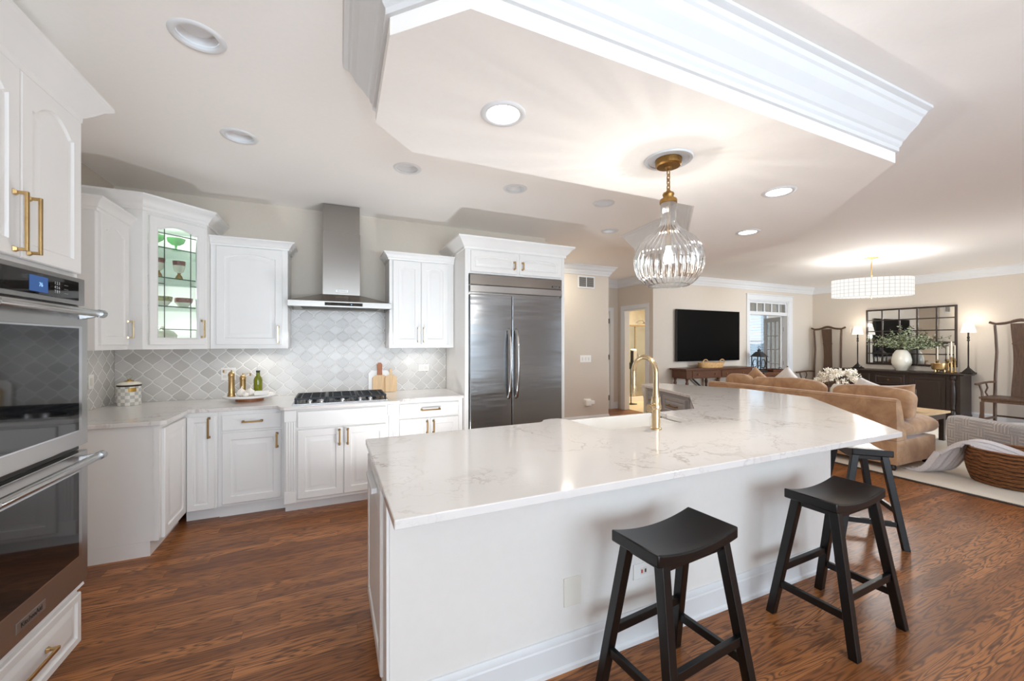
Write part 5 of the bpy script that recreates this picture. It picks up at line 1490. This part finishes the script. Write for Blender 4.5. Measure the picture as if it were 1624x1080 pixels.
part('vase', MB().lathe([(0, 0.0005), (0.085, 0.0005), (0.09, 0.012), (0.12, 0.06), (0.158, 0.15), (0.160, 0.23), (0.135, 0.34), (0.095, 0.41), (0.075, 0.43), (0.068, 0.43), (0.08, 0.40), (0, 0.36)], 40), M_CREAM, v, smooth=60)
mb, mb2, mt = MB(), MB(), MB()
for k in range(84):
    sgn = random.choice((-1, 1))
    yy = sgn * random.uniform(0.02, 0.58) ; zz = 0.50 + random.uniform(-0.06, 0.44) * (1 - abs(yy) * 1.0)
    tip = Vector((random.uniform(-0.2, 0.13), yy, max(zz, 0.44)))
    b0 = Vector((random.uniform(-0.03, 0.03), random.uniform(-0.03, 0.03), 0.40))
    mid = b0.lerp(tip, 0.5) + Vector((0, 0, 0.09))
    mt.tube([b0, mid, tip], [0.004, 0.003, 0.0015], 5)
    for j in range(24):
        f_ = random.uniform(0.25, 1.0)
        p = (b0 * (1 - f_) ** 2 + mid * 2 * f_ * (1 - f_) + tip * f_ * f_) + Vector([random.uniform(-0.025, 0.025) for _ in range(3)])
        p.x = min(p.x, 0.17)
        leaf(mb if random.random() < 0.5 else mb2, p, Vector([random.uniform(-1, 0.5), random.uniform(-1, 1), random.uniform(-0.6, 1)]), random.uniform(0.028, 0.05))
part('leaves', mb, M_LEAF, v); part('pale_leaves', mb2, M_SAGE, v); part('branches', mt, M_TWIG, v)
c = thing('brass_bowl', 'round brass footed bowl on the buffet among the candlesticks', 'bowl', (10.74, 3.72, BT))
part('bowl', MB().lathe([(0.05, 0.04), (0.10, 0.06), (0.112, 0.11), (0.115, 0.16), (0.122, 0.165), (0.122, 0.175), (0.11, 0.175), (0.10, 0.10), (0, 0.07)], 36), M_BRASS, c, smooth=50)
for k in range(3):
    a = 2 * PI * k / 3 + 0.5
    part('foot', MB().lathe([(0, 0.0005), (0.016, 0.0005), (0.02, 0.02), (0.014, 0.055), (0, 0.058)], 14, c=(0.072 * math.cos(a), 0.072 * math.sin(a), 0)), M_BRASS, c, smooth=40)
def cstick(x, y, h, hc, label):
    s_ = thing('candlestick', label, 'candlestick', (x, y, BT), 0, 'brass candlesticks with white tapers on the buffet')
    part('holder', MB().lathe([(0, 0.0005), (0.034, 0.0005), (0.036, 0.012), (0.014, 0.03), (0.010, 0.06), (0.016, h * 0.5), (0.010, h * 0.6), (0.012, h - 0.05), (0.022, h - 0.03), (0.016, h - 0.01), (0.024, h), (0, h)], 24), M_BRASS, s_, smooth=40)
    part('taper', MB().lathe([(0, h + 0.0005), (0.012, h + 0.0005), (0.009, h + hc), (0, h + hc + 0.012)], 16), M_CANDLE, s_, smooth=40)
cstick(10.90, 3.80, 0.24, 0.26, 'brass candlestick with a taper nearest the cream vase')
cstick(10.96, 3.67, 0.25, 0.25, 'brass candlestick with a taper behind the brass bowl')
cstick(10.78, 3.565, 0.30, 0.29, 'tallest brass candlestick, on the lamp side of the brass bowl')
cstick(10.92, 3.565, 0.27, 0.25, 'brass candlestick close behind the tallest one')

# carved yoke-back armchairs
def yoke_chair(y, label):
    c = thing('yoke_back_chair', label, 'chair', (10.73, y, 0), R(-90), 'tall carved chairs either side of the buffet')
    # local: front faces -y (towards the room), x along the wall
    zs, W2 = 0.50, 0.30
    part('seat', MB().box(-W2 - 0.02, W2 + 0.02, -0.36, 0.24, zs, zs + 0.035).box(-W2, W2, -0.34, 0.22, zs - 0.05, zs - 0.0005), M_ELM, c, bev=0.004)
    for sx_ in (-1, 1):
        part('back_post', MB().tube([(sx_ * 0.29, 0.20, 0.0), (sx_ * 0.29, 0.20, 0.50), (sx_ * 0.285, 0.205, 0.90), (sx_ * 0.275, 0.225, 1.30), (sx_ * 0.285, 0.215, 1.60), (sx_ * 0.295, 0.21, 1.78)], [0.024, 0.024, 0.021, 0.02, 0.019, 0.018], 12), M_ELM, c, smooth=60)
        part('front_leg', MB().box(sx_ * 0.29 - 0.022, sx_ * 0.29 + 0.022, -0.35, -0.306, 0, zs - 0.0505).hexa([(sx_ * 0.27 - 0.06, -0.345, 0.12), (sx_ * 0.27 + 0.0, -0.345, 0.12), (sx_ * 0.27, -0.315, 0.12), (sx_ * 0.27 - 0.06, -0.315, 0.12), (sx_ * 0.27 - 0.02, -0.345, zs - 0.051), (sx_ * 0.27, -0.345, zs - 0.051), (sx_ * 0.27, -0.315, zs - 0.051), (sx_ * 0.27 - 0.02, -0.315, zs - 0.051)]), M_ELM, c, bev=0.003)
        part('armrest', MB().tube([(sx_ * 0.285, 0.19, 0.77), (sx_ * 0.31, 0.0, 0.775), (sx_ * 0.325, -0.2, 0.765), (sx_ * 0.33, -0.40, 0.75), (sx_ * 0.335, -0.44, 0.752)], [0.018, 0.018, 0.019, 0.02, 0.017], 12), M_ELM, c, smooth=60)
        part('arm_post', MB().tube([(sx_ * 0.29, -0.32, zs + 0.036), (sx_ * 0.30, -0.30, 0.62), (sx_ * 0.325, -0.32, 0.752)], 0.016, 10), M_ELM, c, smooth=60)
        part('arm_spindle', MB().tube([(sx_ * 0.295, -0.08, zs + 0.036), (sx_ * 0.32, -0.09, 0.60), (sx_ * 0.295, -0.09, 0.68), (sx_ * 0.312, -0.09, 0.766)], 0.012, 10), M_ELM, c, smooth=60)
        part('side_stretcher', MB().box(sx_ * 0.29 - 0.012, sx_ * 0.29 + 0.012, -0.305, 0.175, 0.13, 0.165), M_ELM, c)
    part('footrest', MB().box(-0.265, 0.265, -0.345, -0.30, 0.085, 0.115), M_ELM, c)
    part('rear_stretcher', MB().box(-0.265, 0.265, 0.185, 0.215, 0.16, 0.19), M_ELM, c)
    part('splat', MB().grid(lambda u, v: Vector(((u - 0.5) * (0.19 + 0.02 * math.cos(v * 6)), 0.205 + 0.035 * math.sin(v * PI * 1.2), zs + 0.036 + v * (1.80 - zs - 0.036))), 8, 24).grid(lambda u, v: Vector(((u - 0.5) * (0.19 + 0.02 * math.cos(v * 6)), 0.187 + 0.035 * math.sin(v * PI * 1.2), zs + 0.036 + v * (1.80 - zs - 0.036))), 8, 24).box(-0.095, 0.095, 0.19, 0.238, 1.44, 1.455).box(-0.09, 0.09, 0.20, 0.232, 0.62, 0.632), M_ELM, c, smooth=50)
    P_ = []
    for i in range(21):
        x = -0.365 + 0.73 * i / 20
        ax = abs(x)
        z = 1.80 + 0.055 * math.exp(-(x / 0.13) ** 2) + (0.035 * max(0, (ax - 0.29) / 0.075) if ax > 0.29 else 0)
        P_.append((x, 0.21 + 0.02 * (ax / 0.365) ** 2, z))
    part('crest_rail', MB().tube(P_, [0.020] + [0.021] * 3 + [0.022] * 4 + [0.027] * 5 + [0.022] * 4 + [0.021] * 3 + [0.020], 12), M_ELM, c, smooth=60)
    return c
c0 = yoke_chair(5.75, 'tall carved yoke-back chair in the room corner, beyond the buffet')
dup(c0, (10.55, 2.715, 0), R(-90), 'tall carved yoke-back chair cut by the picture edge, nearer than the buffet')

# chandelier
CHX, CHY = 7.98, 3.56
D_ = thing('drum_chandelier', 'oval shell-panel drum chandelier on a gold rod in the living room', 'chandelier', (CHX, CHY, 2.21), R(-49.5))
part('canopy', MB().lathe([(0, 0.639), (0.09, 0.639), (0.09, 0.618), (0.03, 0.612), (0, 0.612)], 32), M_BRASS, D_, smooth=40)
part('rod', MB().tube([(0, 0, 0.6115), (0, 0, 0.30)], 0.008, 12), M_BRASS, D_, smooth=60)
part('drum', MB().lathe([(0.52, 0), (0.52, 0.29), (0.505, 0.29), (0.505, 0)], 88, sy=0.48, closed=True), M_DRUM, D_, smooth=40, label='glowing shell panels')
part('cross_frame', MB().tube([(-0.50, 0, 0.27), (0.50, 0, 0.27)], 0.006, 8).tube([(0, -0.23, 0.27), (0, 0.23, 0.27)], 0.006, 8), M_BRASS, D_)
part('diffuser', MB().lathe([(0, 0.012), (0.50, 0.012), (0.50, 0.018), (0, 0.018)], 60, sy=0.48), M_DRUM, D_)
part('finial', MB().lathe([(0, 0.0115), (0.016, 0.0115), (0.012, -0.01), (0.008, -0.02), (0, -0.024)], 16), M_BRASS, D_, smooth=40)
point_light('chandelier_glow', (CHX, CHY, 2.21 + 0.36), 30, (1, 0.98, 0.95), 0.12)
point_light('chandelier_glow', (CHX, CHY, 2.21 - 0.10), 42, (1, 0.98, 0.95), 0.15)

# television wall
TV = thing('television', 'large black wall-mounted flat television', 'television', (7.35, YT, 1.62))
part('screen', MB().box(-0.93, 0.93, -0.078, -0.0755, -0.53, 0.53), M_SCREEN, TV)
part('case', MB().box(-0.938, 0.938, -0.075, -0.035, -0.538, 0.538), M_SLOT if False else M_BLACK, TV, bev=0.004)
part('wall_mount', MB().box(-0.25, 0.25, -0.0345, -0.001, -0.2, 0.2), M_BLACK, TV)
T = thing('console_table', 'dark wooden console table with two drawers below the television', 'console table', (7.27, 5.95, 0))
part('top', MB().box(-1.0, 1.0, -0.215, 0.205, 0.925, 0.955), M_WALNUT, T, bev=0.006)
part('frame', MB().box(-0.95, 0.95, -0.185, 0.18, 0.755, 0.9245), M_WALNUT, T, bev=0.003)
for x0 in (-0.80, 0.02):
    mb = raised_door(x0, x0 + 0.76, 0.775, 0.905, 0, flat=True, th=0.012)
    bmesh.ops.translate(mb.bm, vec=(0, -0.1855, 0), verts=mb.bm.verts)
    d = part('drawer', mb, M_WALNUT, T, smooth=25)
    for k in (0.14, 0.62):
        part('knob', MB().lathe([(0, 0), (0.007, 0), (0.007, 0.010), (0.016, 0.016), (0.013, 0.026), (0, 0.028)], 16, M=Matrix.Translation((x0 + k, -0.198, 0.84)) @ Matrix.Rotation(R(90), 4, 'X')), M_OLDBRASS, d, smooth=40)
for x in (-0.90, -0.02, 0.90):
    for y in (-0.15, 0.15):
        part('leg', MB().lathe([(0, 0), (0.02, 0), (0.024, 0.06), (0.016, 0.09), (0.026, 0.3), (0.02, 0.60), (0.034, 0.66), (0.022, 0.70), (0.036, 0.7545), (0, 0.7545)], 18, c=(x, y, 0)), M_WALNUT, T, smooth=50)
part('cross_brace', MB().bar((-0.45, 0.15, 0.74), (0.42, 0.15, 0.12), 0.02, 0.03).bar((0.45, 0.17, 0.74), (-0.45, 0.17, 0.12), 0.02, 0.03), M_BLACK, T)
part('lower_shelf', MB().box(-0.88, 0.88, -0.14, 0.14, 0.10, 0.125), M_WALNUT, T)
solo('storage_box', MB().rbox(-0.20, 0.20, -0.13, 0.13, 0, 0.44, 0.02), M_LIGHTWICKER, 'pale woven box on the lower shelf of the console table', 'box', smooth=60).location = (6.68, 5.95, 0.1255)
b = thing('tray_basket', 'shallow pale wicker basket with two loop handles on the console table', 'basket', (7.18, 5.92, 0.9555))
part('body', MB().lathe([(0, 0.001), (0.31, 0.001), (0.33, 0.05), (0.345, 0.105), (0.325, 0.105), (0.30, 0.02), (0, 0.02)], 48, sy=0.42), M_LIGHTWICKER, b, smooth=50)
for s_ in (-1, 1):
    part('handle', MB().tube([(s_ * 0.24 + 0.075 * math.cos(a), -0.07 + 0.0, 0.105 + 0.065 * math.sin(a)) for a in [PI * i / 12 for i in range(13)]], 0.011, 10), M_LIGHTWICKER, b, smooth=60)

# glazed door opening to the sunroom with a transom
ox0, ox1 = 8.70, 10.12
cas = [(0.0, 0), (0.0, 0)]
mb = MB()
mb.box(ox0 - 0.09, ox0, YT - 0.022, YT - 0.0005, 0, 2.46).box(ox1, ox1 + 0.15, YT - 0.022, YT - 0.0005, 0, 2.46)
mb.box(ox0 - 0.09, ox1 + 0.15, YT - 0.026, YT - 0.0005, 2.4605, 2.58).box(ox0 - 0.11, ox1 + 0.17, YT - 0.04, YT - 0.0005, 2.5805, 2.60)
mb.box(ox0, ox0 + 0.03, YT - 0.01, YT + 0.13, 0, 2.46).box(ox1 - 0.03, ox1, YT - 0.01, YT + 0.13, 0, 2.46).box(ox0 + 0.03, ox1 - 0.03, YT - 0.01, YT + 0.13, 2.435, 2.46)
struct('trim_3', mb, M_TRIM, bev=0.004)
mb = MB().box(ox0 + 0.03, ox1 - 0.03, YT + 0.0, YT + 0.12, 2.12, 2.20).box(ox0 + 0.03, ox1 - 0.03, YT + 0.02, YT + 0.06, 2.395, 2.434)
for i in range(6):
    x = ox0 + 0.045 + (ox1 - ox0 - 0.09) * i / 5
    mb.box(x - 0.017, x + 0.017, YT + 0.02, YT + 0.06, 2.20, 2.395)
w_ = struct('window_1', mb, M_TRIM, bev=0.003)
part('pane', MB().box(ox0 + 0.05, ox1 - 0.05, YT + 0.035, YT + 0.041, 2.20, 2.395), M_PANE, w_)
# French door leaf swung into the sunroom
D1 = thing('door_1', 'white French door leaf standing open into the sunroom', 'door', (ox1 - 0.03, YT + 0.14, 0), R(62), kind='structure')
mb = MB().box(0, 0.09, -0.02, 0.02, 0.01, 2.11).box(0.64, 0.74, -0.02, 0.02, 0.01, 2.11).box(0.09, 0.64, -0.02, 0.02, 0.01, 0.25).box(0.09, 0.64, -0.02, 0.02, 2.0, 2.11)
for i in (1, 2): mb.box(0.09 + 0.55 * i / 3 - 0.01, 0.09 + 0.55 * i / 3 + 0.01, -0.015, 0.015, 0.25, 2.0)
for i in range(1, 5): mb.box(0.09, 0.64, -0.015, 0.015, 0.25 + 1.75 * i / 5 - 0.01, 0.25 + 1.75 * i / 5 + 0.01)
lf = part('door_leaf', mb, M_TRIM, D1, bev=0.003)
part('pane', MB().box(0.09, 0.64, -0.003, 0.003, 0.25, 2.0), M_PANE, D1)
for z in (0.25, 0.98, 1.80): part('hinge', MB().cyl((-0.012, -0.03, z - 0.05), (-0.012, -0.03, z + 0.05), 0.012, 12).box(-0.045, 0.03, -0.026, -0.0205, z - 0.05, z + 0.05), M_DARKMETAL, D1, smooth=40)
part('lever', MB().cyl((0.69, -0.0205, 0.98), (0.69, -0.06, 0.98), 0.012, 12).bar((0.69, -0.055, 0.98), (0.58, -0.055, 0.98), 0.014, 0.014), M_BRASS, D1)

# sunroom shell, window, blind
struct('floor_sunroom', MB().box(8.60, 16.0, 6.30, 8.9, -0.1, 0), M_FLOOR)
struct('ceiling_sunroom', MB().box(8.60, 16.0, 6.30, 8.9, CZ, CZ + 0.05), M_CEIL)
mb = MB().box(8.60, 12.0, 8.70, 8.82, 0, CZ).box(13.16, 16.0, 8.70, 8.82, 0, CZ).box(12.0, 13.16, 8.70, 8.82, 0, 0.62).box(12.0, 13.16, 8.70, 8.82, 2.5, CZ)
struct('wall_sunroom', mb, M_WALL)
mb = MB()
for x in (12.0, 13.16): mb.box(x - 0.045, x + 0.045, 8.685, 8.75, 0.58, 2.54)
mb.box(12.0, 13.16, 8.685, 8.75, 2.46, 2.54).box(11.95, 13.21, 8.66, 8.75, 0.57, 0.63).box(12.0, 13.16, 8.72, 8.76, 1.50, 1.56)
w_ = struct('window_5', mb, M_TRIM, bev=0.003)
part('pane', MB().box(12.04, 13.12, 8.775, 8.781, 0.63, 2.47), M_PANE, w_)
bl = thing('window_blind', 'white slatted blind over the sunroom window', 'blind', (12.58, 8.715, 2.44))
mb = MB()
for i in range(34): mb.hexa([(-0.52, -0.022, -1.79 + i * 0.053 - 0.006), (0.52, -0.022, -1.79 + i * 0.053 - 0.006), (0.52, 0.022, -1.79 + i * 0.053 + 0.006), (-0.52, 0.022, -1.79 + i * 0.053 + 0.006), (-0.52, -0.022, -1.79 + i * 0.053 - 0.003), (0.52, -0.022, -1.79 + i * 0.053 - 0.003), (0.52, 0.022, -1.79 + i * 0.053 + 0.009), (-0.52, 0.022, -1.79 + i * 0.053 + 0.009)])
part('slats', mb, M_BLIND, bl)
part('head_rail', MB().box(-0.53, 0.53, -0.028, 0.028, -0.005, 0.03), M_BLIND, bl)
part('cord', MB().cyl((-0.35, 0, -1.80), (-0.35, 0, 0), 0.003, 6).cyl((0.35, 0, -1.80), (0.35, 0, 0), 0.003, 6), M_BLIND, bl)
hs = thing('neighbour_house', 'blue grey sided house seen through the sunroom blind', 'house', (17.0, 16.0, 0))
mb = MB()
for i in range(34): mb.hexa([(-6, -1.0, -0.5 + i * 0.2), (3.45, -1.0, -0.5 + i * 0.2), (3.45, 3, -0.5 + i * 0.2), (-6, 3, -0.5 + i * 0.2), (-6, -0.97, -0.3 + i * 0.2), (3.42, -0.97, -0.3 + i * 0.2), (3.42, 3, -0.3 + i * 0.2), (-6, 3, -0.3 + i * 0.2)])
part('siding', mb, M_OUTSIDE, hs)
part('corner_board', MB().box(3.30, 3.50, -1.06, -1.005, -0.5, 6.3), M_TRIM, hs)
mb = MB().grid(lambda u, v: Vector((20.8 + 22 * u, 24 - 3.5 * v + random.uniform(-0.3, 0.3), -0.62 + 2.0 * math.sin(PI * v) + random.uniform(-0.12, 0.12))), 60, 9)
solo('hedge', mb, M_HEDGE, 'dark hedge outside the sunroom window, below the sky', 'hedge', smooth='all')
struct('ground_outside', MB().box(5, 45, 9.0, 40, -0.65, -0.55), M_HEDGE)

# chest with lantern and tray in front of the doorway
ck = thing('wooden_chest', 'dark wooden chest standing in front of the sunroom doorway', 'chest', (8.86, 5.86, 0))
part('body', MB().box(-0.42, 0.42, -0.22, 0.22, 0.06, 0.76), M_WALNUT, ck, bev=0.006)
part('lid', MB().box(-0.44, 0.44, -0.24, 0.24, 0.7605, 0.83), M_WALNUT, ck, bev=0.008)
for sx_ in (-0.38, 0.38):
    for sy_ in (-0.18, 0.18): part('foot', MB().box(sx_ - 0.035, sx_ + 0.035, sy_ - 0.035, sy_ + 0.035, 0, 0.0595), M_WALNUT, ck, bev=0.003)
part('latch', MB().box(-0.03, 0.03, -0.2475, -0.2405, 0.74, 0.81), M_OLDBRASS, ck)
ln = thing('lantern', 'black metal lantern with a pointed roof on the dark chest', 'lantern', (8.60, 5.86, 0.8305))
part('base', MB().box(-0.115, 0.115, -0.115, 0.115, 0.0, 0.03), M_IRON, ln, bev=0.003)
mb = MB()
for sx_ in (-0.1, 0.1):
    for sy_ in (-0.1, 0.1): mb.bar((sx_, sy_, 0.0305), (sx_, sy_, 0.33), 0.016)
    mb.tube([(sx_, 0.07 * math.cos(a), 0.18 + 0.1 * math.sin(a)) for a in [2 * PI * k / 20 for k in range(20)]], 0.005, 6, closed=True)
    mb.tube([(0.07 * math.cos(a), sx_, 0.18 + 0.1 * math.sin(a)) for a in [2 * PI * k / 20 for k in range(20)]], 0.005, 6, closed=True)
part('cage', mb, M_IRON, ln)
part('roof', MB().hexa([(-0.13, -0.13, 0.3305), (0.13, -0.13, 0.3305), (0.13, 0.13, 0.3305), (-0.13, 0.13, 0.3305), (-0.05, -0.05, 0.44), (0.05, -0.05, 0.44), (0.05, 0.05, 0.44), (-0.05, 0.05, 0.44)]).lathe([(0, 0.441), (0.035, 0.441), (0.03, 0.47), (0.045, 0.475), (0.01, 0.50), (0, 0.51)], 16), M_IRON, ln, bev=0.002)
part('ring', MB().tube([(0.03 * math.cos(a), 0, 0.535 + 0.03 * math.sin(a)) for a in [2 * PI * k / 18 for k in range(18)]], 0.005, 8, closed=True), M_IRON, ln)
tr = thing('wooden_tray', 'dark tray with metal handles on the chest beside the lantern', 'tray', (9.02, 5.84, 0.8305))
part('base', MB().box(-0.22, 0.22, -0.16, 0.16, 0.0, 0.012).sweep([(-0.22, -0.16), (0.22, -0.16), (0.22, 0.16), (-0.22, 0.16)], [(0, 0.0125), (0.012, 0.0125), (0.016, 0.05), (0.004, 0.05)], closed=True), M_WALNUT, tr)
for s_ in (-1, 1): part('handle', MB().tube([(0.055 * math.cos(a), s_ * 0.168, 0.05 + 0.05 * math.sin(a)) for a in [PI * k / 10 for k in range(11)]], 0.006, 8), M_IRON, tr, smooth=60)

# ------------------------------------------------------------------ little hall and bathroom
mb = MB()
mb.box(5.828, 5.8495, 6.27, 6.36, 0, 2.185).box(5.828, 5.8495, 7.04, 7.13, 0, 2.185).box(5.828, 5.8495, 6.27, 7.13, 2.1855, 2.275)
mb.box(5.84, 5.975, 6.365, 6.385, 0, 2.18).box(5.84, 5.975, 7.015, 7.035, 0, 2.18).box(5.84, 5.975, 6.385, 7.015, 2.16, 2.182)
struct('trim_4', mb, M_TRIM, bev=0.003)
struct('trim_5', MB().box(4.67, 4.74, 7.228, 7.2495, 0, 2.1695).box(5.63, 5.72, 7.228, 7.2495, 0, 2.1695).box(4.67, 5.72, 7.228, 7.2495, 2.17, 2.25).box(5.7205, 5.84, 7.235, 7.2495, 0, 0.15), M_TRIM, bev=0.003)
D2 = thing('door_2', 'white hall door with dark hinges, mostly hidden behind the wall corner', 'door', (5.62, 7.27, 0), 0, kind='structure')
part('door_leaf', MB().box(-0.88, -0.03, 0.0, 0.04, 0.01, 2.15), M_TRIM, D2, bev=0.004)
for z in (0.25, 1.15, 1.95): part('hinge', MB().box(-0.045, -0.0, -0.012, -0.0005, z - 0.055, z + 0.055), M_DARKMETAL, D2)
struct('floor_bathroom', MB().box(5.97, 8.58, 6.32, 9.3, -0.02, 0.004), M_BATHFLOOR)
struct('ceiling_bathroom', MB().box(5.975, 8.6, 6.30, 9.3, 2.62, 2.68), M_CEIL)
struct('wall_bath_back', MB().box(5.85, 8.6, 9.1, 9.2, 0, 2.62), M_BATHTILE)
struct('wall_bath_side', MB().box(8.50, 8.595, 6.30, 9.1, 0, 2.62), M_BATHTILE)
struct('wall_bath_left', MB().box(5.85, 5.97, 7.38, 9.1, 0, 2.62), M_BATHTILE)
SH = thing('shower_enclosure', 'glass shower enclosure with brass rail inside the lit bathroom', 'shower', (7.0, 8.0, 0))
part('curb', MB().box(-1.0, 1.48, -0.06, 0.06, 0.005, 0.115), M_CERAMIC, SH, bev=0.006)
part('glass_panel', MB().box(-1.0, 0.015, -0.005, 0.005, 0.116, 1.885), M_PANE, SH)
part('glass_panel', MB().box(-0.01, 1.48, 0.012, 0.022, 0.116, 1.885), M_PANE, SH)
part('rail', MB().box(-1.0, 1.48, -0.02, 0.03, 1.886, 1.92).box(-0.012, 0.012, -0.012, -0.0055, 0.116, 1.885).box(-1.0, 1.48, -0.02, 0.03, 0.1155, 0.128), M_CHAMP, SH)
sh = thing('shower_fitting', 'chrome shower head and valve on the tiled bathroom wall', 'shower head', (8.0, 9.1, 2.05))
part('arm', MB().tube([(0, -0.0005, 0.0), (0, -0.10, 0.05), (0, -0.25, 0.05), (0, -0.32, 0.0)], 0.012, 10), M_CHROME, sh, smooth=60)
part('head', MB().lathe([(0, 0.0), (0.07, 0.0), (0.02, 0.04), (0, 0.04)], 24, c=(0, -0.325, -0.045)), M_CHROME, sh, smooth=40)
part('valve', MB().lathe([(0, 0), (0.075, 0), (0.07, 0.015), (0.03, 0.03), (0.025, 0.06), (0, 0.06)], 24, M=Matrix.Translation((0.0, -0.0005, -0.93)) @ Matrix.Rotation(R(90), 4, 'X')), M_CHROME, sh, smooth=40)
tw = thing('towel_stand', 'white towel and black holder in the bathroom doorway', 'towel holder', (6.52, 7.60, 0))
part('stand', MB().box(-0.10, 0.10, -0.10, 0.10, 0.005, 0.02).tube([(0, 0, 0.0205), (0, 0, 1.30)], 0.012, 10).box(-0.09, 0.05, -0.06, 0.06, 0.85, 1.0).box(-0.03, 0.015, -0.075, -0.02, 1.0, 1.28), M_BLACK, tw)
part('towel', MB().rbox(-0.005, 0.15, -0.045, 0.045, 1.02, 1.32, 0.03), M_TOWEL, tw, smooth=60)
area_light('bathroom_lamp', (7.1, 7.6, 2.58), (0, 0, 0), 0.5, 0.5, 34, (1, 0.95, 0.86))
area_light('hall_lamp', (3.4, 5.5, 2.83), (0, 0, 0), 0.2, 0.2, 7, (1, 0.92, 0.75), 'DISK')
